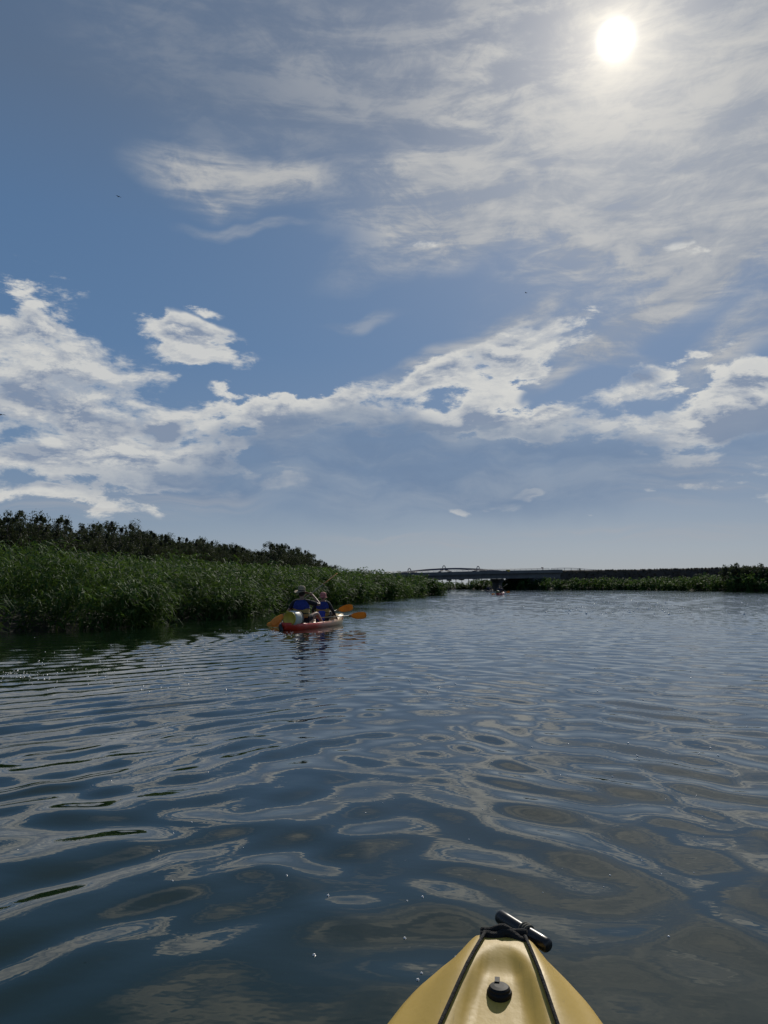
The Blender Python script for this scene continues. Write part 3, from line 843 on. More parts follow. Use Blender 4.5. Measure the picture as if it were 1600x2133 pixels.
t = NT(yel.node_tree); b = yel.node_tree.nodes['Principled BSDF']
tc = t.n('ShaderNodeTexCoord').outputs['Object']
old = b.inputs['Base Color'].links[0].from_socket
scr = t.noise(t.mapping(tc, (0, 0, 0), (0, 0, R(24)), (240, 9, 9)), 1.0, 3, .7)
scr2 = t.noise(t.mapping(tc, (3, 1, 0), (0, 0, R(-50)), (190, 12, 12)), 1.0, 3, .7)
dirt = t.noise(tc, 38, 6, .72)
wear = t.math('ADD', t.rng(t.math('MAXIMUM', scr, scr2), .66, .76), t.math('MULTIPLY', t.rng(dirt, .60, .78), .8), clamp=True)
t.put(b.inputs['Base Color'], t.mix(t.math('MULTIPLY', wear, .5), old, (.22, .165, .07)))
link('hull', hull_mesh('hull', OWN_L, pw, pz, own_ridge, own_recess, own_wells), yel, own)
def own_z(u, x):
    w = float(np.interp(u, *pw)); zg = float(np.interp(u, *pz))
    return zg + own_ridge(u) * float(sstep(0.05, .56, 1 - abs(x) / w)) - own_recess(u, abs(x), w)
def own_pt(u, x, dz=0.0): return Vector((x, OWN_L / 2 - u, own_z(u, x) + dz))
# drain plug: screw cap with a raised tab
pl = own_pt(.236, -.002)
bm = bmesh.new(); rings = []
for r, z in ((0.0255, -.014), (0.0255, .003), (0.0240, .006), (0.0222, .007), (0.0215, .011), (0.0185, .014), (0.010, .0155)):
    rings.append([bm.verts.new((pl.x + r * math.cos(k * math.pi / 14), pl.y + r * math.sin(k * math.pi / 14), pl.z + z)) for k in range(28)])
for p_, q_ in zip(rings, rings[1:]):
    for k in range(28): bm.faces.new((p_[k], p_[(k + 1) % 28], q_[(k + 1) % 28], q_[k]))
bm.faces.new(rings[0][::-1]); bm.faces.new(rings[-1])
box_bm(bm, (pl.x - .005, pl.y + .018, pl.z + .013), (.010, .020, .010))
link('drain_plug', bm_mesh(bm, 'drain_plug', False), black_pl, own)
# cords along both sides of the deck, meeting at the carrying toggle
for sgn, o0, o1 in ((-1, -.040, -.128), (1, .050, .134)):
    pts = []
    for k in range(16):
        f = k / 15; u = .075 + f * .62
        x = o0 + (o1 - o0) * min(1, (u - .075) / .36) + (sgn * .05 * max(0, (u - .45)) / .25)
        pts.append(own_pt(u, x, .0065))
    pts.insert(0, own_pt(.055, o0 * .85, .010))
    tube('deck_cord', pts, .0040, rope_m, own, 8)
    tube('cord_eyelet', [own_pt(.70, pts[-1].x, -.005), own_pt(.70, pts[-1].x, .02)], .012, black_pl, own, 10)
# the knot of webbing over the nose
bm = bmesh.new()
zt = own_z(.075, 0)
for k, (dz, du, r) in enumerate(((.004, .062, .011), (-.004, .048, .012), (-.016, .036, .012), (-.028, .026, .011), (.012, .052, .008))):
    tube_bm(bm, [Vector((x, OWN_L / 2 - du - abs(x) * .22 + .004 * math.sin(x * 90 + k), zt + dz - abs(x - .004) * .16 + .003 * math.sin(x * 120 + 2 * k))) for x in np.linspace(-.047, .053, 13)], r, 8)
link('webbing_knot', bm_mesh(bm, 'webbing_knot'), rope_m, own)
inv = (Matrix.Translation(own_c) @ Matrix.Rotation(-math.atan2(OWN_A.x, OWN_A.y), 4, 'Z')).inverted()
ha = inv @ at_z(1038, 1907, .300); hb = inv @ at_z(1144, 1972, .285)
hd = (hb - ha)
bm = bmesh.new()
tube_bm(bm, [ha + hd * f for f in (0, .02, .05, .2, .5, .8, .95, .98, 1.0)], [.011, .0145, .0165, .0165, .0158, .0165, .0165, .0145, .011], 16)
link('carry_toggle', bm_mesh(bm, 'carry_toggle'), rubber, own)
bm = bmesh.new()
m_ = ha + hd * .56
for q_ in range(-1, 2):
    c = m_ + hd.normalized() * q_ * .007
    u_ = hd.normalized().cross(Vector((0, 0, 1))).normalized(); v_ = hd.normalized().cross(u_)
    tube_bm(bm, [c + (u_ * math.cos(a) + v_ * math.sin(a)) * .0178 for a in np.linspace(0, 2 * math.pi, 17)], .0036, 6)
tube_bm(bm, [m_ + Vector((0, -.010, .012)), m_ + Vector((-.012, -.02, .0)), Vector((.03, OWN_L / 2 - .04, zt - .004))], .005, 6)
link('toggle_cord', bm_mesh(bm, 'toggle_cord'), worn('pale_cord', (.10, .095, .07), (.05, .05, .04), 60, .8), own)

# ------------------------------------------------------------------ kayaks ahead
def gradient_paint(name, stops, rough=.32):
    m = mat(name, (.5, .1, .05), rough); t = NT(m.node_tree); b = m.node_tree.nodes['Principled BSDF']
    tc = t.n('ShaderNodeTexCoord').outputs['Object']; sp = t.n('ShaderNodeSeparateXYZ'); t.put(sp.inputs[0], tc)
    f = t.math('ADD', t.math('DIVIDE', t.math('ADD', sp.outputs[1], 1.9), 3.8), t.math('MULTIPLY', t.math('SUBTRACT', t.noise(tc, 2.5, 4, .6), .5), .22))
    t.put(b.inputs['Base Color'], t.ramp(f, stops, 'LINEAR'))
    return m
paint_rwy = gradient_paint('red_to_cream_hull', [(0, (.55, .035, .015)), (.30, (.60, .05, .02)), (.46, (.74, .30, .20)), (.66, (.74, .44, .24)), (.86, (.76, .55, .22)), (1, (.74, .58, .24))])
paint_red = gradient_paint('red_hull', [(0, (.42, .03, .04)), (.6, (.50, .06, .06)), (1, (.6, .3, .2))])
paint_dark = gradient_paint('dark_orange_hull', [(0, (.05, .04, .05)), (.5, (.10, .06, .05)), (1, (.25, .14, .06))])
KL = 3.8
kw = ([0, .02, .08, .2, .45, .8, 1.2, 1.9, 2.6, 3.2, 3.5, 3.7, 3.8], [.02, .045, .09, .15, .235, .305, .345, .36, .35, .30, .24, .15, .05])
kz = ([0, .1, .4, .9, 1.6, 2.6, 3.4, 3.8], [.27, .265, .225, .175, .15, .14, .16, .19])
def k_ridge(u): return .045 * float(sstep(0, .3, u)) * (1 - float(sstep(.8, 1.2, u)))
def k_recess(u, ax, w): return 0.0
def k_wells(u, ax, w):
    inn = float(sstep(w * .86, w * .70, ax))
    return inn * (.085 * float(sstep(.95, 1.05, u)) * (1 - float(sstep(3.55, 3.65, u))))
k_hull = hull_mesh('hull', KL, kw, kz, k_ridge, k_recess, k_wells, 70, 25)
def kayak(name, label, loc, rotz, paint, detail=True, backrest=None):
    th = thing(name, label, 'kayak', loc, rotz, 'kayaks on the river')
    o = link('hull', k_hull.copy(), paint, th)
    def gp(u, s, dz=0): return Vector((s * float(np.interp(u, *kw)), KL / 2 - u, float(np.interp(u, *kz)) + dz))
    if detail:
        for s in (-1, 1):
            tube('deck_line', [gp(u, s * .97, .006 - .03 * (k % 2 == 0)) for k, u in enumerate((.3, .7, 1.1, 1.7, 2.3, 2.9, 3.4))], .006, rope_m, th, 5)
        for u in (.34, .72):
            tube('deck_bungee', [gp(u, s, .012 + .05 * (1 - s * s)) for s in (-1, -.6, 0, .6, 1)], .006, rope_m, th, 5)
        bm = bmesh.new(); c = gp(.62, 1.02, -.05)
        for k, (dx, dz, r) in enumerate(((0, 0, .075), (.06, .03, .05), (-.08, -.02, .055))):
            bmesh.ops.create_uvsphere(bm, u_segments=10, v_segments=6, radius=r, matrix=Matrix.Translation(c + Vector((-.012, dx, dz))) @ Matrix.Diagonal((.22, 1, .62, 1)))
        link('hull_emblem', bm_mesh(bm, 'hull_emblem'), worn('red_emblem', (.42, .06, .02), (.5, .13, .03), 9, .5), th)
        bm = bmesh.new()
        tube_bm(bm, [(-.10, -1.84, .17), (-.07, -1.95, .11), (-.02, -1.99, .02), (.0, -1.98, -.05)], [.02, .045, .05, .03], 8)
        link('stern_handle', bm_mesh(bm, 'stern_handle'), rubber, th)
    if backrest is not None:
        for (u, x) in backrest:
            rt = Euler((R(-14), 0, 0)).to_matrix()
            box('seat_backrest', (x, KL / 2 - u, .28), (.20, .06, .27), blue_pad, th, rt, .025)
    return th, gp
blue_pad = worn('blue_nylon', (.012, .045, .38), (.010, .035, .30), 20, .55, .3, 150)
K_A = -math.atan2(.312, .950)
K_S = Vector((-2.42, 18.72, 0)); K_U = Vector((.312, .950, 0)).normalized(); K_R = Vector((K_U.y, -K_U.x, 0))
kay, kgp = kayak('kayak', 'red kayak fading to cream at the bow, paddled by two people by the left bank', K_S + K_U * KL / 2, K_A, paint_rwy, True, [(1.80, .14)])

# ------------------------------------------------------------------ barrel
white_pl = worn('white_plastic', (.66, .63, .53), (.58, .55, .45), 6, .42, .1, 40)
lid_pl = worn('yellow_lid', (.60, .44, .04), (.50, .37, .04), 8, .45)
def barrel(label, loc, axis, scale=1.0, body=None, lid=None):
    q_ = Vector(axis).to_track_quat('Z', 'Y')
    th = thing('storage_barrel', label, 'barrel', loc, 0, 'storage barrels on the kayaks', scale)
    mt = q_.to_matrix().to_4x4()
    lathe('body', [(.150, -.215), (.190, -.205), (.205, -.17), (.208, -.05), (.212, -.03), (.208, -.01), (.208, .12), (.200, .18), (.178, .205), (.16, .21)], body or white_pl, th, 28, mt)
    lathe('lid', [(.176, .195), (.184, .20), (.186, .245), (.178, .252), (.165, .252), (.16, .244), (.03, .243), (.01, .243)], lid or lid_pl, th, 28, mt)
    for z in (-.16, -.11):
        lathe('band', [(.206, z - .010), (.2125, z - .008), (.2125, z + .008), (.206, z + .010)], black_pl, th, 28, mt)
    bm = bmesh.new()
    for a in (2.0, 4.9):
        box_bm(bm, mt @ Vector((.196 * math.cos(a), .196 * math.sin(a), .215)), (.06, .05, .06))
    link('lid_catch', bm_mesh(bm, 'lid_catch', False), lid or lid_pl, th)
    return th
bp_ = K_S + K_U * .36 + K_R * .10
barrel('white storage barrel with a yellow lid lying across the stern of the red kayak', (bp_.x, bp_.y, .27), (-K_U * .95 - K_R * .10 + Vector((0, 0, .05))).normalized(), .92)

# ================================================================== people
skin_m = worn('skin', (.36, .21, .145), (.31, .175, .12), 10, .55)
dark_cloth = worn('black_cloth', (.012, .013, .018), (.020, .020, .026), 18, .85, .4, 120)
navy_cloth = worn('navy_cloth', (.014, .018, .035), (.022, .026, .045), 18, .85, .4, 120)
vest_yel = worn('yellow_vest_fabric', (.42, .27, .075), (.36, .22, .06), 16, .75, .4, 90)
vest_blue = worn('blue_vest_fabric', (.012, .030, .20), (.010, .024, .155), 16, .75, .4, 90)
straw = worn('straw', (.36, .29, .19), (.28, .22, .14), 30, .85, .6, 160)
pinkhat = worn('pink_cloth', (.52, .20, .18), (.42, .14, .13), 22, .85, .4, 100)
hair_m = worn('dark_hair', (.02, .014, .010), (.035, .025, .018), 30, .6)
def translucent(m, f=.5):
    nt = m.node_tree; t = NT(nt); b = nt.nodes['Principled BSDF']; out = nt.nodes['Material Output']
    tr = t.n('ShaderNodeBsdfTranslucent'); t.put(tr.inputs[0], b.inputs['Base Color'].links[0].from_socket)
    mx = t.n('ShaderNodeMixShader'); mx.inputs[0].default_value = f
    nt.links.new(b.outputs[0], mx.inputs[1]); nt.links.new(tr.outputs[0], mx.inputs[2]); nt.links.new(mx.outputs[0], out.inputs[0])
    return m
blade_m = translucent(worn('orange_blade', (.74, .36, .045), (.64, .29, .035), 8, .38), .30)
shaft_m = worn('pale_shaft', (.30, .26, .17), (.24, .21, .14), 20, .35)

def skin_mesh(name, pts, edges, subsurf=1):
    """grow one continuous surface round a skeleton of (position, radius) joints"""
    keys = list(pts); me = bpy.data.meshes.new(name)
    me.from_pydata([pts[k][0] for k in keys], [(keys.index(a), keys.index(b)) for a, b in edges], [])
    o = bpy.data.objects.new(name, me); C.objects.link(o)
    md = o.modifiers.new('skin', 'SKIN'); md.use_smooth_shade = True
    if subsurf:
        sb = o.modifiers.new('sub', 'SUBSURF'); sb.levels = subsurf
    for k, v in zip(keys, me.skin_vertices[0].data):
        r = pts[k][1]; v.radius = r if isinstance(r, tuple) else (r, r)
        v.use_root = (k == keys[0])
    dg = bpy.context.evaluated_depsgraph_get(); dg.update()
    out = bpy.data.meshes.new_from_object(o.evaluated_get(dg)); out.name = name
    bpy.data.objects.remove(o); bpy.data.meshes.remove(me)
    for p in out.polygons: p.use_smooth = True
    return out
def Vv_(*a): return Vector(a)
def person(label, loc, rotz, scale, arms, knees, shirt, sleeves, hat, trousers_len=.55, detail=True, lean=0.0, vest=(None, None), group=None):
    """seated paddler facing +Y: arms = ((elbow, hand) left, right), knees = ((knee, ankle) left, right)"""
    th = thing('person', label, 'person', loc, rotz, group, scale)
    P_ = {'pelvis': (Vv_(0, 0, .10), (.155, .11)), 'waist': (Vv_(0, .0 + lean * .3, .28), (.14, .095)), 'chest': (Vv_(0, .01 + lean * .7, .46), (.165, .11)),
          'collar': (Vv_(0, .0 + lean, .585), (.105, .075)), 'neck': (Vv_(0, .015 + lean, .645), .052), 'jaw': (Vv_(0, .035 + lean, .70), (.062, .070)),
          'skull': (Vv_(0, .028 + lean, .775), (.078, .092)), 'crown': (Vv_(0, .02 + lean, .845), (.05, .06)), 'nose': (Vv_(0, .128 + lean, .742), .012)}
    E_ = [('pelvis', 'waist'), ('waist', 'chest'), ('chest', 'collar'), ('collar', 'neck'), ('neck', 'jaw'), ('jaw', 'skull'), ('skull', 'crown'), ('skull', 'nose')]
    sh_P, sh_E = {}, []
    for s, (elb, hand), (knee, ank) in zip((-1, 1), arms, knees):
        n = 'l' if s < 0 else 'r'
        shd = Vv_(s * .175, lean * .95, .565); elb, hand, knee, ank = map(Vector, (elb, hand, knee, ank))
        P_[n + 'sh'] = (shd, .062); P_[n + 'ua'] = (shd.lerp(elb, .5), .050); P_[n + 'el'] = (elb, .040); P_[n + 'fa'] = (elb.lerp(hand, .4), .040); P_[n + 'wr'] = (hand, .026)
        d = (hand - elb).normalized(); up = Vector((0, 0, 1)); sd = d.cross(up); sd = sd.normalized() if sd.length > .05 else Vector((1, 0, 0)); dn = sd.cross(d)
        palm = hand + d * .065; P_[n + 'pm'] = (palm, (.036, .020))
        E_ += [('collar', n + 'sh'), (n + 'sh', n + 'ua'), (n + 'ua', n + 'el'), (n + 'el', n + 'fa'), (n + 'fa', n + 'wr'), (n + 'wr', n + 'pm')]
        for q_, (o, ln) in enumerate(((-.030, .062), (-.010, .072), (.010, .068), (.029, .054))):
            a = palm + d * .028 + sd * o; b_ = a + d * ln * .5 - dn * .014; c_ = b_ + d * ln * .12 - dn * ln * .5
            for nm, p_, r_f in ((f'{n}f{q_}a', a, .010), (f'{n}f{q_}b', b_, .009), (f'{n}f{q_}c', c_, .008)): P_[nm] = (p_, r_f)
            E_ += [(n + 'pm', f'{n}f{q_}a'), (f'{n}f{q_}a', f'{n}f{q_}b'), (f'{n}f{q_}b', f'{n}f{q_}c')]
        tb = hand + d * .035 + sd * (-s * .036) - dn * .01; tc_ = tb + d * .035 - sd * (s * .006) - dn * .026
        P_[n + 'ta'] = (tb, .011); P_[n + 'tb'] = (tc_, .009); E_ += [(n + 'wr', n + 'ta'), (n + 'ta', n + 'tb')]
        hip = Vv_(s * .095, .06, .09); ft = ank + Vv_(s * .02, .12, -.035)
        P_[n + 'hp'] = (hip, .090); P_[n + 'th'] = (hip.lerp(knee, .5), .076); P_[n + 'kn'] = (knee, .056); P_[n + 'cf'] = (knee.lerp(ank, .35), .053); P_[n + 'an'] = (ank, .036)
        P_[n + 'he'] = (ank + Vv_(0, .02, -.035), .036); P_[n + 'ft'] = (ft, (.042, .026)); P_[n + 'to'] = (ft + Vv_(0, .06, -.005), (.036, .016))
        E_ += [('pelvis', n + 'hp'), (n + 'hp', n + 'th'), (n + 'th', n + 'kn'), (n + 'kn', n + 'cf'), (n + 'cf', n + 'an'), (n + 'an', n + 'he'), (n + 'he', n + 'ft'), (n + 'ft', n + 'to')]
        P_[n + 'ea'] = (Vv_(s * .088, .02 + lean, .765), .014); E_.append(('skull', n + 'ea'))
        # sleeves end short of the elbow or at the wrist, trousers above the knee or below
        sl = elb if sleeves == 'long' else shd.lerp(elb, .82)
        sh_P[n + 'sh'] = (shd, .072); sh_P[n + 'ua'] = (shd.lerp(elb, .5), .062); sh_P[n + 'el'] = (sl, .054 if sleeves == 'long' else .058)
        sh_E += [('collar', n + 'sh'), (n + 'sh', n + 'ua'), (n + 'ua', n + 'el')]
        if sleeves == 'long':
            sh_P[n + 'wr'] = (elb.lerp(hand, .92), .036); sh_E.append((n + 'el', n + 'wr'))
    link('body', skin_mesh('body', P_, E_), skin_m, th)
    shp = {'pelvis': (Vv_(0, 0, .14), (.168, .122)), 'waist': (Vv_(0, lean * .3, .28), (.155, .108)), 'chest': (Vv_(0, .01 + lean * .7, .46), (.178, .122)), 'collar': (Vv_(0, lean, .585), (.115, .084))}
    shp.update(sh_P)
    link('shirt', skin_mesh('shirt', shp, [('pelvis', 'waist'), ('waist', 'chest'), ('chest', 'collar')] + sh_E), shirt, th)
    tp = {'pelvis': (Vv_(0, 0, .11), (.172, .122))}; te = []
    for s, (knee, ank) in zip((-1, 1), knees):
        n = 'l' if s < 0 else 'r'; hip = Vv_(s * .095, .06, .09); knee = Vector(knee)
        tp[n + 'hp'] = (hip, .105); tp[n + 'th'] = (hip.lerp(knee, .4), .095); tp[n + 'kn'] = (hip.lerp(knee, trousers_len), .088)
        te += [('pelvis', n + 'hp'), (n + 'hp', n + 'th'), (n + 'th', n + 'kn')]
        if trousers_len > .9:
            tp[n + 'an'] = (Vector(ank), .06); te.append((n + 'kn', n + 'an'))
    link('shorts' if trousers_len < .9 else 'trousers', skin_mesh('shorts', tp, te), dark_cloth, th)
    # hair
    bm = bmesh.new(); bmesh.ops.create_uvsphere(bm, u_segments=16, v_segments=10, radius=1, matrix=Matrix.Translation((0, .012 + lean, .785)) @ Matrix.Diagonal((.088, .10, .085, 1)))
    bmesh.ops.delete(bm, geom=[v for v in bm.verts if v.co.y > .07 + lean and v.co.z < .82], context='VERTS')
    link('hair', bm_mesh(bm, 'hair'), hair_m, th)
    if detail:
        for s in (-1, 1):
            bm = bmesh.new(); bmesh.ops.create_uvsphere(bm, u_segments=8, v_segments=6, radius=.009, matrix=Matrix.Translation((s * .032, .112 + lean, .768)))
            link('eye', bm_mesh(bm, 'eye'), black_pl, th)
    # life vest: a padded shell with arm openings, lofted round the trunk
    if vest[0] is not None:
        lv = [(.19, .192, .146), (.23, .205, .160), (.33, .205, .162), (.42, .205, .164), (.50, .190, .156), (.56, .165, .135), (.605, .135, .105), (.62, .11, .08)]
        def shell(name, z0, z1, grow, m, parent, back_only=False, curve=0.0):
            bm = bmesh.new(); nn = 28; rings = []
            for z in np.linspace(z0, z1, 12):
                rx_, ry_ = np.interp(z, [q_[0] for q_ in lv], [q_[1] for q_ in lv]) + grow, np.interp(z, [q_[0] for q_ in lv], [q_[2] for q_ in lv]) + grow
                rr = []
                for k in range(nn):
                    a = 2 * math.pi * k / nn; ca, sa = math.cos(a), math.sin(a)
                    zz = z + (curve * (abs(ca) ** 2.2) if z <= z0 + .02 else 0) + .006 * math.sin(3 * a + z * 40)
                    rr.append(bm.verts.new((rx_ * math.copysign(abs(ca) ** .72, ca), .01 + lean * min(1, z / .58) + ry_ * math.copysign(abs(sa) ** .72, sa), zz)))
                rings.append(rr)
            for a_, b_ in zip(rings, rings[1:]):
                for k in range(nn):
                    bm.faces.new((a_[k], a_[(k + 1) % nn], b_[(k + 1) % nn], b_[k]))
            bm.faces.new(rings[0][::-1]); bm.faces.new(rings[-1])
            return link(name, bm_mesh(bm, name), m, parent)
        v = shell('life_vest', .175, .60, 0.0, vest[0], th)
        shell('upper_panel', .375, .612, .007, vest[1], v, curve=.085)
        if detail:
            shell('belt', .262, .288, .008, black_pl, v)
            box('buckle', (.07, -.168 + lean * .4, .275), (.03, .015, .10), black_pl, v)
    # hats
    hz = .80
    if hat == 'straw':
        prof = [(.098, 0), (.104, .02), (.101, .085), (.088, .125), (.05, .138), (.01, .134)]
        h = lathe('hat', prof, straw, th, 24, Matrix.Translation((0, .02 + lean, hz + .02)) @ Matrix.Diagonal((.92, 1.08, 1.12, 1)))
        bm = bmesh.new(); n = 36; rr = []
        for r0, dz in ((.094, .012), (.13, .0), (.175, -.014), (.20, -.012), (.20, -.018), (.175, -.022), (.13, -.008), (.094, .002)):
            rr.append([bm.verts.new((r0 * math.cos(2 * math.pi * k / n) * .95, .02 + lean + r0 * math.sin(2 * math.pi * k / n) * 1.08, hz + .03 + dz - .22 * max(0, r0 - .10) * math.cos(2 * math.pi * k / n) - .03 * (r0 > .15) * math.sin(4 * math.pi * k / n))) for k in range(n)])
        for a_, b_ in zip(rr, rr[1:] + rr[:1]):
            for k in range(n): bm.faces.new((a_[k], a_[(k + 1) % n], b_[(k + 1) % n], b_[k]))
        link('brim', bm_mesh(bm, 'brim'), straw, h)
        lathe('hat_band', [(.106, .012), (.108, .014), (.107, .034), (.104, .036)], dark_cloth, h, 24, Matrix.Translation((0, .02 + lean, hz + .02)) @ Matrix.Diagonal((.92, 1.08, 1.12, 1)))
    elif hat is not None:
        h = lathe('hat', [(.100, -.03), (.108, -.01), (.104, .05), (.085, .088), (.045, .108), (.01, .112)], hat, th, 22, Matrix.Translation((0, .015 + lean, hz)) @ Matrix.Diagonal((.93, 1.08, 1, 1)))
        lathe('brim', [(.10, -.026), (.122, -.045), (.134, -.060), (.130, -.064), (.118, -.052), (.098, -.036)], hat, h, 22, Matrix.Translation((0, .015 + lean, hz)) @ Matrix.Diagonal((.93, 1.1, 1, 1)))
    return th

def paddle(label, a, c, roll=0.0, group='paddles', m=None, scale=1.0, roll2=None):
    """double paddle between the blade tips a and c"""
    a, c = Vector(a), Vector(c); mid = (a + c) / 2; d = (c - a).normalized(); Lp = (c - a).length
    th = thing('paddle', label, 'paddle', mid, 0, group)
    tube('shaft', [d * -(Lp / 2 - .38), d * (Lp / 2 - .38)], .0155, shaft_m, th, 8)
    up = Vector((0, 0, 1)); n0 = d.cross(up).normalized()
    for s in (-1, 1):
        ax_ = d * s; w_ = (up - ax_ * up.dot(ax_)).normalized(); nrm = ax_.cross(w_)
        rl = roll2 if (s > 0 and roll2 is not None) else roll
        ww = w_ * math.cos(rl) + nrm * math.sin(rl); nn = ax_.cross(ww)
        bm = bmesh.new(); prof = [(.0, .017), (.05, .03), (.12, .066), (.20, .088), (.30, .098), (.38, .094), (.43, .075), (.455, .045)]
        rings = []
        for u, hw in prof:
            cpt = ax_ * (Lp / 2 - .455 + u); rr = []
            for k in range(12):
                an = 2 * math.pi * k / 12
                x = math.cos(an) * hw; th_ = (.012 if abs(math.cos(an)) < .4 else .006) if u > .03 else .017
                rr.append(bm.verts.new(cpt + ww * x + nn * (math.sin(an) * th_ + .018 * (x / .098) ** 2 * min(1, u * 5))))
            rings.append(rr)
        for p_, q_ in zip(rings, rings[1:]):
            for k in range(12): bm.faces.new((p_[k], p_[(k + 1) % 12], q_[(k + 1) % 12], q_[k]))
        bm.faces.new(rings[0][::-1]); bm.faces.new(rings[-1])
        link('blade', bm_mesh(bm, 'blade'), m or blade_m, th)
    return th

# rear paddler: mid-stroke, left hand low, right hand high beside the hat
P1 = Vector((-2.10, 19.62, .10))
pd_a, pd_c = at_d(565, 1301, 20.0), at_d(703, 1194, 20.0)
def on_paddle(f):
    v = Matrix.Rotation(-K_A * .35, 3, 'Z') @ (pd_a.lerp(pd_c, f) - P1)
    return v
hl_, hr_ = on_paddle(.27), on_paddle(.605)
el_, er_ = Vector((-.34, .02, .34)), Vector((.45, .18, .49))
hl_ -= (hl_ - el_).normalized() * .075; hr_ -= (hr_ - er_).normalized() * .075
person('person in a straw hat sitting behind, right hand raised high on a paddle', P1, K_A * .35, 1.0,
       ((tuple(el_), tuple(hl_)), (tuple(er_), tuple(hr_))),
       (((-.20, .46, .26), (-.16, .86, .03)), ((.31, .44, .27), (.40, .66, .045))),
       dark_cloth, 'short', 'straw', .62, True, .02, (vest_yel, vest_blue))
# front paddler
P2 = Vector((-1.66, 20.95, .11))
person('person in a pink hat sitting in front with dark sleeves and a blue vest', P2, K_A * .5, .87,
       (((-.34, .05, .34), (-.32, .32, .22)), ((.31, .05, .33), (.36, .24, .16))),
       (((-.15, .46, .30), (-.12, .84, .03)), ((.16, .46, .28), (.14, .84, .03))),
       dark_cloth, 'long', pinkhat, 1.0, True, .03, (vest_yel, vest_blue))
paddle('paddle slanting up across the paddler in the straw hat, orange blade down at the left', pd_a, pd_c, .35, 'orange paddles on the red kayak', None, 1.0, 1.62)
pa, pc = at_d(596, 1291, 20.30), at_d(763, 1281, 20.34)
paddle('orange paddle lying level across the red kayak, farthest right blade', pa, pc, .25, 'orange paddles on the red kayak')
pa, pc = at_d(556, 1304, 21.35), at_d(735, 1264, 21.15)
paddle('orange paddle held by the person in the pink hat, right blade raised higher', pa, pc, .15, 'orange paddles on the red kayak')

# ------------------------------------------------------------------ the kayaks far ahead
def far_kayak(pxc, yb, dist, rotz, paint, who, label, pad, lid=None, hats=(None, None)):
    p = at_d(pxc, 1218, dist); p.z = 0
    kayak('kayak', label, p, rotz, paint, False)
    fw = Vector((-math.sin(rotz), math.cos(rotz), 0))
    for k, (s, lab) in enumerate(who):
        q_ = p + fw * s; q_.z = .10
        person(lab, q_, rotz * .6, 1.0 if k == 0 else .95,
               (((-.36, .05, .36), (-.34, .30, .26)), ((.36, .05, .36), (.36, .28, .30))),
               (((-.15, .46, .30), (-.12, .84, .03)), ((.16, .46, .28), (.14, .84, .03))),
               navy_cloth, 'long', hats[k], 1.0, False, .02, (navy_cloth if k == 0 else dark_cloth, navy_cloth))
    return p, fw
pf, fw = far_kayak(1042, 1238, 88, -.30, paint_red,
          ((-.75, 'person in dark clothes in the rear seat of the far red kayak'), (.55, 'person in dark clothes in the front seat of the far red kayak')),
          'small red kayak with two paddlers before the bridge pier', None)
q_ = pf - fw * 1.5
barrel('olive storage barrel on the stern of the far red kayak', (q_.x - .05, q_.y, .26), (-fw + Vector((-.2, 0, .05))).normalized(), 1.0, worn('olive_plastic', (.10, .12, .05), (.08, .10, .04), 6, .5), worn('olive_lid', (.14, .15, .06), (.11, .12, .05), 6, .5))
paddle('far orange paddle held low with its right blade out flat over the water', at_d(1024, 1238, 87.6), at_d(1062, 1232.5, 87.8), .2, 'paddles of the far kayaks')
paddle('far paddle with its pale wet blade lifted high to the right', at_d(1036, 1232, 89.4), at_d(1057, 1215.6, 89.2), 1.2, 'paddles of the far kayaks', worn('pale_blade', (.62, .55, .42), (.55, .5, .4), 8, .25))
pf2, fw2 = far_kayak(1019, 1230, 128, -.45, paint_dark,
          ((-.55, 'person in the rear seat of the farthest dark kayak'), (.70, 'person in the front seat of the farthest dark kayak')),
          'dark kayak farthest away, just left of the bridge pier', None)
paddle('paddle of the farthest kayak held level out to the left', at_d(1003, 1230.3, 127.6), at_d(1030, 1229.0, 127.9), .9, 'paddles of the far kayaks', worn('dark_blade', (.05, .05, .04), (.08, .07, .05), 8, .4))
# stake by the tip of the reed bed
st = at_d(934, 1218, 150); st.z = 0
tg = thing('mooring_stake', 'dark wooden stake standing in the water past the tip of the reeds', 'stake', st)
tube('stake', [(0, 0, -.6), (.02, 0, .5), (.0, .02, 1.0)], [.10, .09, .07], bark, tg, 7)
tube('crossbar', [(-.35, 0, .55), (.4, 0, .62)], .05, bark, tg, 6)

# ------------------------------------------------------------------ birds
for px, py, dist, lab in ((247, 409.5, 70, 'tiny dark bird high in the blue at the left'), (1096, 610, 95, 'tiny dark bird in the blue right of centre below the thin cloud'), (2, 864, 45, 'dark bird at the left edge in front of the white clouds')):
    p = at_d(px, py, dist)
    bd = thing('bird', lab, 'bird', p, .9, 'birds in the sky')
    bm = bmesh.new(); tube_bm(bm, [(0, -.14, 0), (0, -.06, 0), (0, .03, .01), (0, .10, .012), (0, .15, .008)], [.012, .03, .036, .024, .006], 8)
    link('body', bm_mesh(bm, 'body'), dark_cloth, bd)
    for s in (-1, 1):
        bm = bmesh.new()
        v = [bm.verts.new(q_) for q_ in ((s * .02, .05, .01), (s * .16, .07, .05), (s * .30, -.02, .02), (s * .15, -.02, .045), (s * .02, -.05, .01))]
        f = bm.faces.new(v); ex_ = bmesh.ops.extrude_face_region(bm, geom=[f]); bmesh.ops.translate(bm, verts=[e for e in ex_['geom'] if isinstance(e, bmesh.types.BMVert)], vec=(0, 0, .008))
        link('wing', bm_mesh(bm, 'wing', False), dark_cloth, bd)

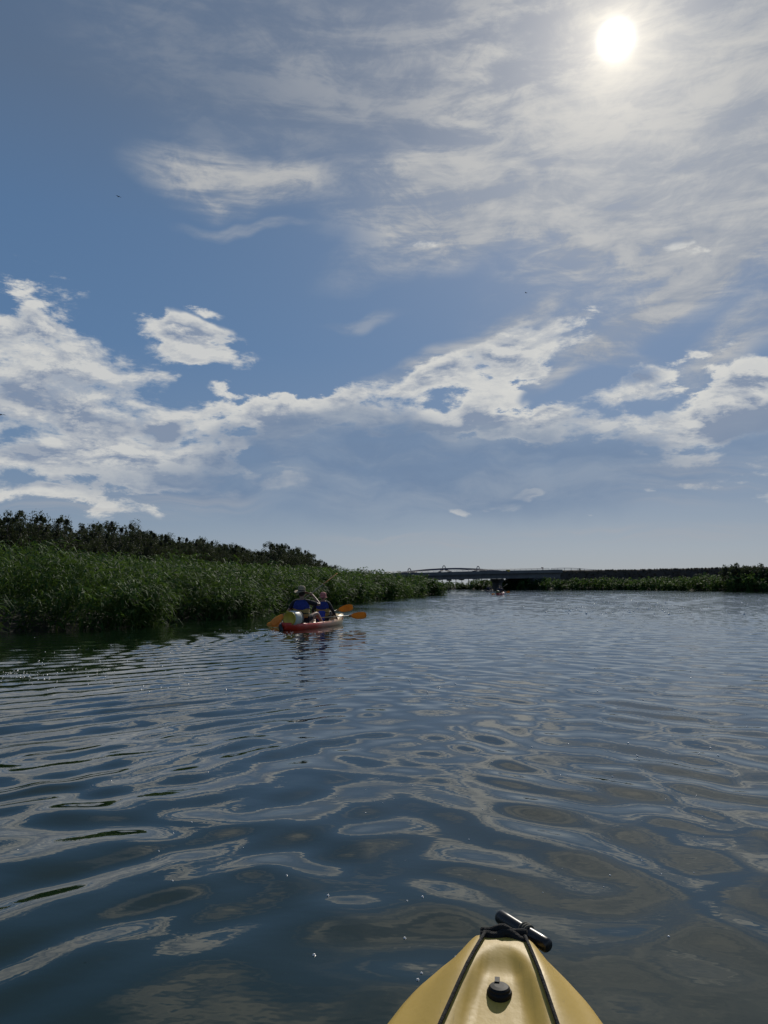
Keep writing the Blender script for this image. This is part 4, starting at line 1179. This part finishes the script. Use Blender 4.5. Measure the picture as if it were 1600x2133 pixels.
# ------------------------------------------------------------------ foam flecks and bubbles on the water, far flecks standing in for sun glints
foam_glint_m = mat('foam', (.72, .72, .70), .25)
g = np.random.default_rng(21); fl = []
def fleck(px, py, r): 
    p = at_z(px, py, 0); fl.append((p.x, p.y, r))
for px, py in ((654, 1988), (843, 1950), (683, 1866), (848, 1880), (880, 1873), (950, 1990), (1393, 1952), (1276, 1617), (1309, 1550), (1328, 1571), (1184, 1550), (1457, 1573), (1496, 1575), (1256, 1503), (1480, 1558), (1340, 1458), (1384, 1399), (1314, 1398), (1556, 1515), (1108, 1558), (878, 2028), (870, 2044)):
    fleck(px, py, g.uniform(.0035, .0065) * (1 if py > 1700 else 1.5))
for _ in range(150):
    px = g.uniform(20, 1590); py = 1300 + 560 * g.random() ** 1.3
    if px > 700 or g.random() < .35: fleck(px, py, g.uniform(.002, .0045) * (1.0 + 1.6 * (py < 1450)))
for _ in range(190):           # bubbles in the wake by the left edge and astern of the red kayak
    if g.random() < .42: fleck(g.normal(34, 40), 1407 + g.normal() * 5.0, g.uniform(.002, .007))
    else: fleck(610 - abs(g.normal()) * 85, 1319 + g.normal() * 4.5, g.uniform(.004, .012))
for _ in range(240): fleck(1330 + 120 * g.normal(), 1237 + 44 * g.random() ** 1.5, g.uniform(.016, .052))  # white flecks set on the far water to stand in for sun glitter
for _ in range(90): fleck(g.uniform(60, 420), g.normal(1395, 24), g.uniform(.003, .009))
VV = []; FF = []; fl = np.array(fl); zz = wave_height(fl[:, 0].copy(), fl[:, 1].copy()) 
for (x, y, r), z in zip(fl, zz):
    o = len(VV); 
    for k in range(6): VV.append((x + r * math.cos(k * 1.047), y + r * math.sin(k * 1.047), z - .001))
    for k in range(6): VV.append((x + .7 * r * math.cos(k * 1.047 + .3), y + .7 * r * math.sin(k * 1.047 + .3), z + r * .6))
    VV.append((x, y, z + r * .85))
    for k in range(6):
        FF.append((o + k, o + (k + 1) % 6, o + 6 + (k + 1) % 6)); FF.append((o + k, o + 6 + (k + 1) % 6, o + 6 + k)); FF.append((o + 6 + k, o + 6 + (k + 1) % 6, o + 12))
tag(link('foam', np_mesh('foam', VV, None, FF, True), foam_glint_m), 'white foam flecks and bubbles drifting on the river, the far right ones standing in for sun glints', 'foam', kind='stuff')
